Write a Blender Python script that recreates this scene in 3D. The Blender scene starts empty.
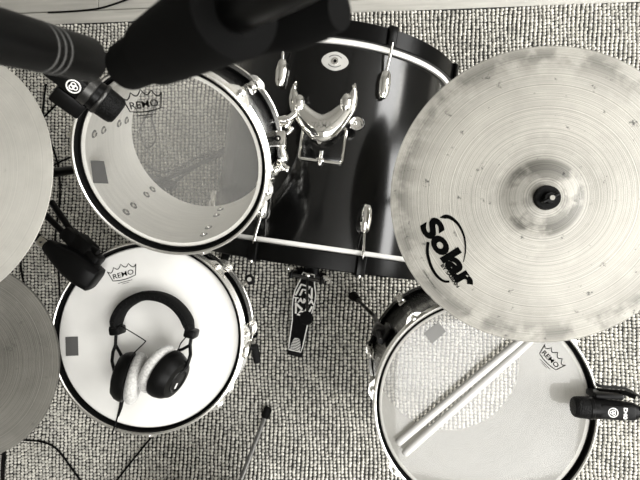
import bpy, bmesh, math, random
import numpy as np
from mathutils import Vector, Matrix, Quaternion
random.seed(7)
rng = np.random.default_rng(7)
PI = math.pi
R = math.radians
scn = bpy.context.scene
col = scn.collection

# ------------------------------------------------------------------ camera
CAM_H = 1.58
F_PX = 480.0
NADIR = (358.0, 252.0)          # where straight-down lands in the 640x480 frame
cam_d = bpy.data.cameras.new('camera')
cam = bpy.data.objects.new('camera', cam_d)
col.objects.link(cam)
cam_d.sensor_fit = 'HORIZONTAL'
cam_d.sensor_width = 36.0
cam_d.lens = 36.0 * F_PX / 640.0
cam_d.clip_start = 0.01
nd = Vector(((NADIR[0]-320)/F_PX, -(NADIR[1]-240)/F_PX, -1)).normalized()
CQ = nd.rotation_difference(Vector((0, 0, -1)))
cam.rotation_mode = 'QUATERNION'
cam.rotation_quaternion = CQ
cam.location = (0, 0, CAM_H)
cam_d.dof.use_dof = True
cam_d.dof.focus_distance = 0.98
cam_d.dof.aperture_fstop = 12.0
scn.camera = cam
CC = Vector((0, 0, CAM_H))

# ------------------------------------------------------------------ world, light, exposure
w = bpy.data.worlds.new('world'); scn.world = w
w.use_nodes = True
w.node_tree.nodes['Background'].inputs[0].default_value = (0.9, 0.93, 1.0, 1)
w.node_tree.nodes['Background'].inputs[1].default_value = 1.0
scn.view_settings.view_transform = 'Standard'
scn.view_settings.look = 'None'
scn.view_settings.gamma = 1.0
scn.view_settings.use_curve_mapping = False
scn.view_settings.exposure = 0.90

def area(name, loc, target, sx, sy, power, colr=(1, 0.992, 0.97)):
    l = bpy.data.lights.new(name, 'AREA'); l.shape = 'RECTANGLE'
    l.size = sx; l.size_y = sy; l.energy = power; l.color = colr
    o = bpy.data.objects.new(name, l); col.objects.link(o)
    o.location = loc
    o.rotation_euler = (Vector(target)-Vector(loc)).to_track_quat('-Z', 'Y').to_euler()
    return o
# side window daylight, plus an added roof window and second side window
area('added_skylight_lamp', (0.80, -0.95, 2.585), (0.80, -0.95, 0), 1.5, 1.3, 34)  # added overhead light for the heads and their reflections
area('window_daylight', (2.04, -0.3, 1.5), (0, -0.2, 1.3), 1.4, 1.3, 38)
area('window_daylight', (2.04, 1.0, 1.88), (0, 0.7, 1.3), 0.8, 1.1, 22)  # added light behind the second window, brightens the bass drum shell

# ------------------------------------------------------------------ pixel -> place (used for measuring only)
def ray(px, py):
    return CQ @ Vector(((px-320)/F_PX, -(py-240)/F_PX, -1))
def at(px, py, z):
    d = ray(px, py)
    return CC + d * ((z-CAM_H)/d.z)
def toloc(M, px, py, zl):
    Mi = M.inverted()
    o = Mi @ CC
    d = Mi.to_3x3() @ ray(px, py)
    return o + d * ((zl-o.z)/d.z)

# ------------------------------------------------------------------ materials
MATS = {}
def mat(name, colr, rough=0.5, metal=0.0, **kw):
    m = bpy.data.materials.new(name); m.use_nodes = True
    nt = m.node_tree; b = nt.nodes['Principled BSDF']
    if isinstance(colr, (int, float)): colr = (colr, colr*0.985, colr*0.94)
    b.inputs['Base Color'].default_value = (*colr, 1)
    b.inputs['Roughness'].default_value = rough
    b.inputs['Metallic'].default_value = metal
    for k, v in kw.items():
        b.inputs[k.replace('_', ' ')].default_value = v
    MATS[name] = m
    return m
def N(m, t, **kw):
    n = m.node_tree.nodes.new(t)
    for k, v in kw.items():
        setattr(n, k, v)
    return n
def L(m, a, b): m.node_tree.links.new(a, b)
def P(m): return m.node_tree.nodes['Principled BSDF']
def ramp(m, stops):
    r = N(m, 'ShaderNodeValToRGB'); e = r.color_ramp.elements
    while len(e) < len(stops): e.new(0.5)
    for i, (p, c) in enumerate(stops):
        e[i].position = p
        if isinstance(c, (int, float)): c = (c, c*0.985, c*0.94)
        e[i].color = (*c, 1)
    return r
def noise(m, scale, detail=3, rough=0.55, coord='Object', sc=(1, 1, 1)):
    tc = N(m, 'ShaderNodeTexCoord'); mp = N(m, 'ShaderNodeMapping')
    mp.inputs['Scale'].default_value = sc
    n = N(m, 'ShaderNodeTexNoise'); n.inputs['Scale'].default_value = scale
    n.inputs['Detail'].default_value = detail; n.inputs['Roughness'].default_value = rough
    L(m, tc.outputs[coord], mp.inputs[0]); L(m, mp.outputs[0], n.inputs['Vector'])
    return n
def bump(m, height, strength=0.2, dist=0.002):
    b = N(m, 'ShaderNodeBump'); b.inputs['Strength'].default_value = strength
    b.inputs['Distance'].default_value = dist
    L(m, height, b.inputs['Height']); L(m, b.outputs[0], P(m).inputs['Normal'])
    return b

mat('chrome', 0.86, 0.09, 1.0)
mat('chrome_hoop', 0.92, 0.26, 1.0)
mat('chrome_satin', 0.72, 0.25, 1.0)
mat('black_lacquer', 0.002, 0.15, 0.0, Specular_IOR_Level=0.45)
mat('dark_satin', 0.05, 0.35, 0.9)
mat('black_shell', 0.002, 0.14, 0.0, Specular_IOR_Level=0.3)
mat('black_plastic', 0.0015, 0.42, 0.0, Specular_IOR_Level=0.12)
mat('black_rubber', 0.0015, 0.7, 0.0, Specular_IOR_Level=0.12)
mat('black_metal', 0.0015, 0.33, 0.0, Specular_IOR_Level=0.12)
mat('black_print', 0.001, 0.8, 0.0, Specular_IOR_Level=0.03)
mat('white_print', 0.80, 0.5)
mat('cream_ring', 0.75, 0.35)
mat('dull_steel', 0.16, 0.4, 0.8)
mat('cable_rubber', 0.001, 0.6, 0.0, Specular_IOR_Level=0.1)
mat('tape_grey', 0.07, 0.8)
mat('tape_light', 0.18, 0.8)
mat('paint_white', 0.78, 0.8)
mat('paint_grey', 0.34, 0.85)
mat('paint_ceiling', 0.40, 0.85)
mat('gel', 0.22, 0.35)
mat('badge', 0.72, 0.3, 0.5)
m = mat('hoop_black', 0.0015, 0.28, 0.0, Specular_IOR_Level=0.12)
m = mat('mic_black', 0.0015, 0.45, 0.0, Specular_IOR_Level=0.12)
n = noise(m, 900, 2); bump(m, n.outputs[0], 0.3, 0.0004)
mat('mic_matte', 0.002, 0.85, 0.0, Specular_IOR_Level=0.06)
m = mat('grille', 0.0012, 0.5, 0.0, Specular_IOR_Level=0.12)
n = N(m, 'ShaderNodeTexVoronoi'); n.inputs['Scale'].default_value = 420
tc = N(m, 'ShaderNodeTexCoord'); L(m, tc.outputs['Object'], n.inputs['Vector'])
bump(m, n.outputs['Distance'], 0.9, 0.0012)
m = mat('fabric_band', 0.0012, 0.9, 0.0, Specular_IOR_Level=0.15)
n = noise(m, 700, 2); bump(m, n.outputs[0], 0.6, 0.001)
m = mat('velour', 0.66, 0.95, 0.0, Sheen_Weight=0.4)
n = noise(m, 260, 3); bump(m, n.outputs[0], 0.5, 0.001)
rr = ramp(m, [(0.3, 0.26), (0.6, 0.44)]); L(m, n.outputs[0], rr.inputs[0]); L(m, rr.outputs[0], P(m).inputs['Base Color'])
# drum interior, pale maple ply with vertical-ish grain around the shell
m = mat('shell_wood', 0.82, 0.55)
n = noise(m, 14, 4, 0.6, 'Object', (1, 1, 9))
rr = ramp(m, [(0.3, 0.82), (0.7, 0.93)]); L(m, n.outputs[0], rr.inputs[0]); L(m, rr.outputs[0], P(m).inputs['Base Color'])
# sticks
m = mat('stick_wood', 0.74, 0.42)
n = noise(m, 60, 4, 0.6, 'Object', (1, 1, 0.05))
rr = ramp(m, [(0.3, 0.42), (0.7, 0.56)]); L(m, n.outputs[0], rr.inputs[0]); L(m, rr.outputs[0], P(m).inputs['Base Color'])
# coated head
m = mat('coated_head', 0.80, 0.62)
n = noise(m, 600, 2); bump(m, n.outputs[0], 0.12, 0.0004)
n2 = noise(m, 9, 3); rr = ramp(m, [(0.3, 0.60), (0.7, 0.68)]); L(m, n2.outputs[0], rr.inputs[0]); L(m, rr.outputs[0], P(m).inputs['Base Color'])
# clear film heads: see-through plastic with a little milkiness and gloss
def film(name, haze, colr, gloss_r=0.05):
    m = mat(name, colr, 0.55)
    nt = m.node_tree; b = P(m)
    b.inputs['Specular IOR Level'].default_value = 0.0
    t = N(m, 'ShaderNodeBsdfTransparent'); t.inputs[0].default_value = (0.97, 0.965, 0.95, 1)
    mx = N(m, 'ShaderNodeMixShader'); mx.inputs[0].default_value = haze
    n = noise(m, 16, 4); rr = ramp(m, [(0.3, haze*0.86), (0.7, haze*1.12)])
    rr.color_ramp.elements[0].color = (haze*0.88,)*3+(1,); rr.color_ramp.elements[1].color = (haze*1.1,)*3+(1,)
    L(m, n.outputs[0], rr.inputs[0]); L(m, rr.outputs[0], mx.inputs[0])
    out = nt.nodes['Material Output']
    L(m, t.outputs[0], mx.inputs[1]); L(m, b.outputs[0], mx.inputs[2])
    gl = N(m, 'ShaderNodeBsdfGlossy'); gl.inputs['Roughness'].default_value = gloss_r
    fr = N(m, 'ShaderNodeFresnel'); fr.inputs[0].default_value = 1.34
    m2 = N(m, 'ShaderNodeMixShader'); L(m, fr.outputs[0], m2.inputs[0])
    L(m, mx.outputs[0], m2.inputs[1]); L(m, gl.outputs[0], m2.inputs[2]); L(m, m2.outputs[0], out.inputs[0])
    return m
film('clear_film', 0.12, 0.7)
film('clear_film_worn', 0.40, 0.42)
film('clear_film_bottom', 0.09, 0.72)
# cymbal bronze with lathe grooves and tarnish
def cymbal_mat(name, c0, c1, rough, groove, metal=0.75, stain=0.5, rc=0.254, spec=0.5):
    # bronze: grooves by radius, tarnish by noise
    m = mat(name, c1, rough, metal)
    tc = N(m, 'ShaderNodeTexCoord')
    sx = N(m, 'ShaderNodeSeparateXYZ'); L(m, tc.outputs['Object'], sx.inputs[0])
    mu = N(m, 'ShaderNodeMath', operation='MULTIPLY'); L(m, sx.outputs[0], mu.inputs[0]); L(m, sx.outputs[0], mu.inputs[1])
    ma = N(m, 'ShaderNodeMath', operation='MULTIPLY_ADD'); L(m, sx.outputs[1], ma.inputs[0]); L(m, sx.outputs[1], ma.inputs[1]); L(m, mu.outputs[0], ma.inputs[2])
    sq = N(m, 'ShaderNodeMath', operation='SQRT'); L(m, ma.outputs[0], sq.inputs[0])
    rn = N(m, 'ShaderNodeTexNoise'); rn.noise_dimensions = '1D'
    rn.inputs['Scale'].default_value = 480; rn.inputs['Detail'].default_value = 3; rn.inputs['Roughness'].default_value = 0.7
    L(m, sq.outputs[0], rn.inputs['W'])
    bp = bump(m, rn.outputs[0], groove, 0.0012)
    big = noise(m, 7, 5, 0.62); fine = noise(m, 48, 5, 0.62); smear = noise(m, 16, 4, 0.6)
    r1 = ramp(m, [(0.35, c0), (0.6, c1)]); L(m, big.outputs[0], r1.inputs[0])
    r2 = ramp(m, [(0.29, 1-stain), (0.36, 1.0)]); L(m, fine.outputs[0], r2.inputs[0])
    r3 = ramp(m, [(0.30, 0.52), (0.62, 1.0)]); L(m, rn.outputs[0], r3.inputs[0])
    # tarnish sits round the bell and in a few smears near the rim
    rb_ = ramp(m, [(0.0, 0.15), (0.08, 0.4), (0.19, 1.0), (0.245, 0.9), (0.265, 0.25), (0.62, 0.0), (0.84, 0.25), (0.93, 0.8), (1.0, 0.4)])
    dv = N(m, 'ShaderNodeMath', operation='DIVIDE'); dv.inputs[1].default_value = rc; L(m, sq.outputs[0], dv.inputs[0]); L(m, dv.outputs[0], rb_.inputs[0])
    r4 = ramp(m, [(0.42, 0.0), (0.56, 1.0)]); L(m, smear.outputs[0], r4.inputs[0])
    mk = N(m, 'ShaderNodeMath', operation='MULTIPLY'); L(m, rb_.outputs[0], mk.inputs[0]); L(m, r4.outputs[0], mk.inputs[1])
    mk2 = N(m, 'ShaderNodeMath', operation='MULTIPLY'); L(m, mk.outputs[0], mk2.inputs[0]); mk2.inputs[1].default_value = stain
    tn = N(m, 'ShaderNodeMixRGB', blend_type='MIX'); L(m, mk2.outputs[0], tn.inputs[0]); L(m, r1.outputs[0], tn.inputs[1]); tn.inputs[2].default_value = (0.11, 0.108, 0.102, 1)
    mx = N(m, 'ShaderNodeMixRGB', blend_type='MULTIPLY'); mx.inputs[0].default_value = 0.8
    L(m, tn.outputs[0], mx.inputs[1]); L(m, r2.outputs[0], mx.inputs[2])
    mx2 = N(m, 'ShaderNodeMixRGB', blend_type='MULTIPLY'); mx2.inputs[0].default_value = min(0.8, groove*2.3)
    L(m, mx.outputs[0], mx2.inputs[1]); L(m, r3.outputs[0], mx2.inputs[2])
    L(m, mx2.outputs[0], P(m).inputs['Base Color'])
    tg = N(m, 'ShaderNodeTangent', direction_type='RADIAL', axis='Z')
    L(m, tg.outputs[0], P(m).inputs['Tangent'])
    P(m).inputs['Anisotropic'].default_value = 0.6
    P(m).inputs['Specular IOR Level'].default_value = spec
    return m
cymbal_mat('bronze_ride', 0.33, 0.41, 0.45, 0.35, 0.05, 0.95, 0.254, 0.25)
cymbal_mat('bronze_crash', 0.58, 0.68, 0.45, 0.10, 0.45, 0.12, 0.2032)
cymbal_mat('bronze_dark', 0.24, 0.33, 0.42, 0.3, 0.75, 0.3)
# rug
m = mat('rug_knot', 0.6, 0.95)
gi = N(m, 'ShaderNodeNewGeometry')
rr = ramp(m, [(0.0, 0.48), (0.5, 0.66), (1.0, 0.82)]); L(m, gi.outputs['Random Per Island'], rr.inputs[0])
nz = noise(m, 5, 3); r2 = ramp(m, [(0.3, 0.86), (0.7, 1.0)]); L(m, nz.outputs[0], r2.inputs[0])
mx = N(m, 'ShaderNodeMixRGB', blend_type='MULTIPLY'); mx.inputs[0].default_value = 1.0
L(m, rr.outputs[0], mx.inputs[1]); L(m, r2.outputs[0], mx.inputs[2]); L(m, mx.outputs[0], P(m).inputs['Base Color'])
fz = noise(m, 900, 2); bump(m, fz.outputs[0], 0.6, 0.001)
mat('rug_backing', 0.02, 0.95)
# wood floor
m = mat('floor_wood', 0.62, 0.5)
oi = N(m, 'ShaderNodeObjectInfo')
n = noise(m, 7, 5, 0.6, 'Object', (0.6, 9, 1))
rr = ramp(m, [(0.25, 0.42), (0.75, 0.60)]); L(m, n.outputs[0], rr.inputs[0])
r2 = ramp(m, [(0, 0.85), (1, 1.0)]); L(m, oi.outputs['Random'], r2.inputs[0])
mx = N(m, 'ShaderNodeMixRGB', blend_type='MULTIPLY'); mx.inputs[0].default_value = 1.0
L(m, rr.outputs[0], mx.inputs[1]); L(m, r2.outputs[0], mx.inputs[2]); L(m, mx.outputs[0], P(m).inputs['Base Color'])
mat('subfloor', 0.2, 0.9)
m = mat('glass', 1.0, 0.02, 0.0, Transmission_Weight=1.0, IOR=1.02)
m = mat('lamp_glow', 0.9, 0.5)
P(m).inputs['Emission Color'].default_value = (1, 0.98, 0.94, 1); P(m).inputs['Emission Strength'].default_value = 5.0

# ------------------------------------------------------------------ mesh builder
def frame_from(d):
    d = d.normalized()
    up = Vector((0, 0, 1)) if abs(d.z) < 0.95 else Vector((1, 0, 0))
    x = up.cross(d).normalized(); y = d.cross(x)
    return x, y
class MB:
    def __init__(s): s.v = []; s.f = []; s.mi = []; s.cur = 0
    def add(s, vs, fs, M=None):
        o = len(s.v)
        for p in vs:
            p = Vector(p)
            s.v.append(tuple(M @ p if M else p))
        for f in fs: s.f.append([i+o for i in f]); s.mi.append(s.cur)
        return s
    def box(s, c, size, M=None, bev=0.0, seg=2):
        bm = bmesh.new(); bmesh.ops.create_cube(bm, size=1)
        for v in bm.verts: v.co = Vector((v.co.x*size[0], v.co.y*size[1], v.co.z*size[2]))
        if bev: bmesh.ops.bevel(bm, geom=bm.edges[:], offset=bev, segments=seg, profile=0.5, affect='EDGES')
        bm.verts.index_update()
        T = Matrix.Translation(Vector(c))
        T = T @ M if M else T
        s.add([v.co for v in bm.verts], [[v.index for v in f.verts] for f in bm.faces], T)
        bm.free(); return s
    def lathe(s, prof, n=48, M=None, closed=False, cap=True, ang=(0, 2*PI)):
        vs = []; fs = []; k = len(prof)
        for i in range(n):
            a = 2*PI*i/n; c, sn = math.cos(a), math.sin(a)
            for (r, z) in prof: vs.append((r*c, r*sn, z))
        m_ = k if closed else k-1
        for i in range(n):
            j = (i+1) % n
            for q in range(m_):
                q2 = (q+1) % k
                fs.append([i*k+q, j*k+q, j*k+q2, i*k+q2])
        if not closed and cap:
            if prof[0][0] > 1e-6: fs.append([i*k for i in range(n)][::-1])
            if prof[-1][0] > 1e-6: fs.append([i*k+k-1 for i in range(n)])
        return s.add(vs, fs, M)
    def cyl(s, p0, p1, r0, r1=None, n=20):
        p0 = Vector(p0); p1 = Vector(p1); r1 = r0 if r1 is None else r1
        x, y = frame_from(p1-p0)
        vs = []
        for p, r in ((p0, r0), (p1, r1)):
            for i in range(n):
                a = 2*PI*i/n; vs.append(p+x*(r*math.cos(a))+y*(r*math.sin(a)))
        fs = [[i, (i+1) % n, n+(i+1) % n, n+i] for i in range(n)]
        fs += [list(range(n))[::-1], list(range(n, 2*n))]
        return s.add(vs, fs)
    def turn(s, p0, p1, prof, n=28):
        """surface of revolution about the axis p0->p1; prof = (distance along axis, radius)"""
        p0 = Vector(p0); p1 = Vector(p1); d = (p1-p0).normalized(); x, y = frame_from(d)
        M = Matrix((( x.x, y.x, d.x, p0.x), (x.y, y.y, d.y, p0.y), (x.z, y.z, d.z, p0.z), (0, 0, 0, 1)))
        return s.lathe([(r, z) for z, r in prof], n, M)
    def tube(s, pts, r, n=10, close=False):
        pts = [Vector(p) for p in pts]; k = len(pts); vs = []; fs = []
        rad = r if isinstance(r, (list, tuple)) else [r]*k
        t0 = None
        for i, p in enumerate(pts):
            if close: t = pts[(i+1) % k]-pts[i-1]
            else: t = pts[min(i+1, k-1)]-pts[max(i-1, 0)]
            t.normalize()
            if t0 is None: x, y = frame_from(t)
            else:
                q = t0.rotation_difference(t); x = q @ x; y = q @ y
            t0 = t
            for j in range(n):
                a = 2*PI*j/n; vs.append(p+x*(rad[i]*math.cos(a))+y*(rad[i]*math.sin(a)))
        for i in range(k if close else k-1):
            a, b = i*n, ((i+1) % k)*n
            for j in range(n): fs.append([a+j, a+(j+1) % n, b+(j+1) % n, b+j])
        if not close: fs += [list(range(n))[::-1], list(range((k-1)*n, k*n))]
        return s.add(vs, fs)
    def prism(s, poly, z0, z1, M=None):
        k = len(poly)
        vs = [(x, y, z0) for x, y in poly]+[(x, y, z1) for x, y in poly]
        fs = [[i, (i+1) % k, k+(i+1) % k, k+i] for i in range(k)]+[list(range(k))[::-1], list(range(k, 2*k))]
        return s.add(vs, fs, M)
    def ellipsoid(s, c, rx, ry, rz, M=None, n=20, m_=10):
        prof = [(math.sin(PI*i/m_), -math.cos(PI*i/m_)) for i in range(m_+1)]
        prof[0] = (0.001, -1); prof[-1] = (0.001, 1)
        T = Matrix.Translation(Vector(c))
        if M: T = T @ M
        return s.lathe(prof, n, T @ Matrix.Diagonal((rx, ry, rz, 1)))
    def ribbon(s, pts, wd, zf, close=False):
        """flat stroke of width wd along 2-D points, height given by zf(x, y)"""
        pts = [Vector(p) for p in pts]; k = len(pts)
        wl = wd if isinstance(wd, (list, tuple)) else [wd]*k
        vs = []
        for i, p in enumerate(pts):
            t = (pts[(i+1) % k]-pts[i-1]) if close else (pts[min(i+1, k-1)]-pts[max(i-1, 0)])
            t.normalize(); nn = Vector((-t.y, t.x))
            a = p+nn*wl[i]/2; b = p-nn*wl[i]/2
            vs += [(a.x, a.y, zf(a.x, a.y)), (b.x, b.y, zf(b.x, b.y))]
        fs = [[2*i+1, 2*((i+1) % k)+1, 2*((i+1) % k), 2*i] for i in range(k if close else k-1)]
        return s.add(vs, fs)
    def build(s, name, mt, parent=None, smooth=35, M=None):
        me = bpy.data.meshes.new(name); me.from_pydata(s.v, [], s.f)
        for x in (mt if isinstance(mt, (list, tuple)) else [mt]): me.materials.append(MATS[x])
        if isinstance(mt, (list, tuple)): me.polygons.foreach_set('material_index', s.mi)
        bm = bmesh.new(); bm.from_mesh(me); bmesh.ops.recalc_face_normals(bm, faces=bm.faces); bm.to_mesh(me); bm.free()
        if smooth:
            me.polygons.foreach_set('use_smooth', [True]*len(me.polygons))
            me.set_sharp_from_angle(angle=R(smooth))
        me.update()
        o = bpy.data.objects.new(name, me); col.objects.link(o)
        if parent: o.parent = parent
        if M: o.matrix_local = M
        return o
def tag(o, label=None, cat=None, group=None, kind=None):
    if label: o['label'] = label
    if cat: o['category'] = cat
    if group: o['group'] = group
    if kind: o['kind'] = kind
    return o
def empty(name, M, label, cat, group=None):
    o = bpy.data.objects.new(name, None); col.objects.link(o)
    o.empty_display_size = 0.05
    if not isinstance(M, Matrix): M = Matrix.Translation(Vector(M))
    o.matrix_world = M
    return tag(o, label, cat, group)
def dup(o, parent, M=None, name=None):
    c = o.copy(); col.objects.link(c); c.parent = parent
    if M: c.matrix_local = M
    return c
def spline(pts, n=8):
    pts = [Vector(p) for p in pts]; out = []
    for i in range(len(pts)-1):
        a, b, c, d = pts[max(i-1, 0)], pts[i], pts[i+1], pts[min(i+2, len(pts)-1)]
        for k in range(n):
            t = k/n
            out.append(0.5*((2*b)+(c-a)*t+(2*a-5*b+4*c-d)*t*t+(3*b-a-3*c+d)*t**3))
    out.append(pts[-1]); return out
def text_verts(body, bold=0.0, spacing=1.0, shear=0.0):
    cu = bpy.data.curves.new('lettering', 'FONT'); cu.body = body; cu.size = 1.0
    cu.offset = bold; cu.space_character = spacing; cu.shear = shear; cu.resolution_u = 4
    o = bpy.data.objects.new('lettering', cu); col.objects.link(o)
    dg = bpy.context.evaluated_depsgraph_get()
    me = bpy.data.meshes.new_from_object(o.evaluated_get(dg))
    vs = [v.co.copy() for v in me.vertices]; fs = [list(p.vertices) for p in me.polygons]
    bpy.data.objects.remove(o); bpy.data.curves.remove(cu); bpy.data.meshes.remove(me)
    x0 = min(v.x for v in vs); x1 = max(v.x for v in vs)
    y0 = min(v.y for v in vs); y1 = max(v.y for v in vs)
    return [((v.x-x0)/(x1-x0), v.y/(0.72)) for v in vs], fs      # u in 0..1, v = 1 at cap height
def put_text(mb, body, A, B, h, zf, **kw):
    """write body from 2-D point A to B, cap height h"""
    vs, fs = text_verts(body, **kw)
    A = Vector(A[:2]); B = Vector(B[:2]); u = B-A; n = Vector((-u.y, u.x)).normalized()
    out = []
    for a, b in vs:
        p = A+u*a+n*(b*h); out.append((p.x, p.y, zf(p.x, p.y)))
    mb.add(out, fs)
def crown_logo(A, B, parent, zf):
    """crown outline with lettering; A-B is the crown's foot line, left to right"""
    A = Vector(A[:2]); B = Vector(B[:2]); u = B-A; n = Vector((-u.y, u.x)); ln = u.length
    def q(a, b): return A+u*a+n*b
    raw = [(0.06, 0), (-0.06, 0.40)]
    for (x0, y0), (x1, y1) in (((-0.06, 0.40), (0.21, 0.49)), ((0.21, 0.49), (0.5, 0.54)), ((0.5, 0.54), (0.79, 0.49)), ((0.79, 0.49), (1.06, 0.40))):
        for k in range(1, 7):
            t = k/6; raw.append((x0+(x1-x0)*t, y0+(y1-y0)*t-0.13*math.sin(PI*t)))
    raw += [(0.94, 0), (0.72, -0.04), (0.5, -0.055), (0.28, -0.04)]
    mb = MB(); mb.ribbon([q(*p) for p in raw], 0.032*ln, zf, True)
    put_text(mb, 'REMO', q(0.10, 0.06), q(0.90, 0.06), 0.19*ln, zf, bold=0.008)
    mb.ribbon([q(0.22, -0.14), q(0.78, -0.14)], 0.02*ln, zf)
    mb.ribbon([q(0.36, -0.20), q(0.64, -0.20)], 0.015*ln, zf)
    mb.build('crown_print', 'black_print', parent, 0)['label'] = 'black crown emblem with lettering REMO'

# ------------------------------------------------------------------ the room
RX0, RX1, RY0, RY1, RH = -2.1, 2.1, -2.1, 2.1, 2.6
fl = MB().box((0, 0, -0.05), (RX1-RX0, RY1-RY0, 0.06)).build('floor', 'subfloor', None, 0); tag(fl, 'pale wooden plank floor', kind='structure')
pl_mesh = None; y = RY0; row = 0
while y < RY1-0.01:
    x = RX0-0.35*((row*2) % 3); 
    while x < RX1:
        x0 = max(x, RX0); x1 = min(x+1.2, RX1); y1 = min(y+0.14, RY1)
        if x1-x0 > 0.02:
            MB().box(((x0+x1)/2, (y+y1)/2, -0.011), (x1-x0-0.003, y1-y-0.003, 0.018), None, 0.0015, 1).build('plank', 'floor_wood', fl, 0)
        x += 1.2
    y += 0.14; row += 1
SK = (0.03, 1.57, -1.62, -0.28)          # opening of the added roof window, standing in for a bright ceiling
mb = MB()
def slab_c(x0, x1, y0, y1): mb.box(((x0+x1)/2, (y0+y1)/2, RH+0.05), (x1-x0, y1-y0, 0.1))
slab_c(RX0-0.1, SK[0], RY0-0.1, RY1+0.1); slab_c(SK[1], RX1+0.1, RY0-0.1, RY1+0.1)
slab_c(SK[0], SK[1], RY0-0.1, SK[2]); slab_c(SK[0], SK[1], SK[3], RY1+0.1)
tag(mb.build('ceiling', 'paint_ceiling', None, 0), kind='structure')
def wall(name, axis, pos, lo, hi, win=None, out=1):
    """wall with an optional window opening (a0, a1, z0, z1)"""
    mb = MB(); th = 0.1
    def slab(a0, a1, z0, z1):
        if axis == 'x': mb.box((pos+out*th/2, (a0+a1)/2, (z0+z1)/2), (th, a1-a0, z1-z0))
        else: mb.box(((a0+a1)/2, pos+out*th/2, (z0+z1)/2), (a1-a0, th, z1-z0))
    if win:
        a0, a1, z0, z1 = win
        slab(lo, a0, -0.02, RH); slab(a1, hi, -0.02, RH); slab(a0, a1, -0.02, z0); slab(a0, a1, z1, RH)
    else: slab(lo, hi, -0.02, RH)
    tag(mb.build(name, 'paint_grey', None, 0), kind='structure')
wall('wall_left', 'x', RX0, RY0, RY1, None, -1)
wall('wall_right', 'x', RX1, RY0, 0.5, (-1.05, 0.45, 0.8, 2.2), 1)
wall('wall_right', 'x', RX1, 0.5, RY1, (0.58, 1.42, 1.3, 2.48), 1)
wall('wall_front', 'y', RY0, RX0, RX1, None, -1)
wall('wall_back', 'y', RY1, RX0, RX1, None, 1)
def window(name, axis, pos, a0, a1, z0, z1):
    mb = MB(); t = 0.05
    def bar(b0, b1, y0, y1):
        if axis == 'x': mb.box((pos+0.05, (b0+b1)/2, (y0+y1)/2), (0.06, b1-b0, y1-y0), None, 0.004, 1)
        else: mb.box(((b0+b1)/2, pos+0.05, (y0+y1)/2), (b1-b0, 0.06, y1-y0), None, 0.004, 1)
    bar(a0, a1, z0, z0+t); bar(a0, a1, z1-t, z1); bar(a0, a0+t, z0, z1); bar(a1-t, a1, z0, z1)
    mid = (a0+a1)/2; bar(mid-t/2, mid+t/2, z0, z1)
    o = mb.build(name, 'paint_white', None, 30); tag(o, kind='structure')
    for b0, b1 in ((a0+t, mid-t/2), (mid+t/2, a1-t)):
        g = MB()
        if axis == 'x': g.box((pos+0.05, (b0+b1)/2, (z0+z1)/2), (0.006, b1-b0, z1-z0-2*t))
        else: g.box(((b0+b1)/2, pos+0.05, (z0+z1)/2), (b1-b0, 0.006, z1-z0-2*t))
        g.build('pane', 'glass', o, 0)
window('window_1', 'x', RX1, -1.05, 0.45, 0.8, 2.2)
window('added_window', 'x', RX1, 0.58, 1.42, 1.3, 2.48)  # second side window, added for the bright streak on the bass shell
mb = MB()
for x0, x1, y0, y1 in ((SK[0], SK[1], SK[2], SK[2]+0.04), (SK[0], SK[1], SK[3]-0.04, SK[3]), (SK[0], SK[0]+0.04, SK[2], SK[3]), (SK[1]-0.04, SK[1], SK[2], SK[3])):
    mb.box(((x0+x1)/2, (y0+y1)/2, RH+0.05), (x1-x0, y1-y0, 0.08), None, 0.004, 1)
o = tag(mb.build('added_skylight', 'paint_white', None, 0), kind='structure')  # frame of the added roof window
MB().box(((SK[0]+SK[1])/2, (SK[2]+SK[3])/2, RH+0.06), (SK[1]-SK[0]-0.07, SK[3]-SK[2]-0.07, 0.006)).build('pane', 'glass', o, 0)

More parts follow.
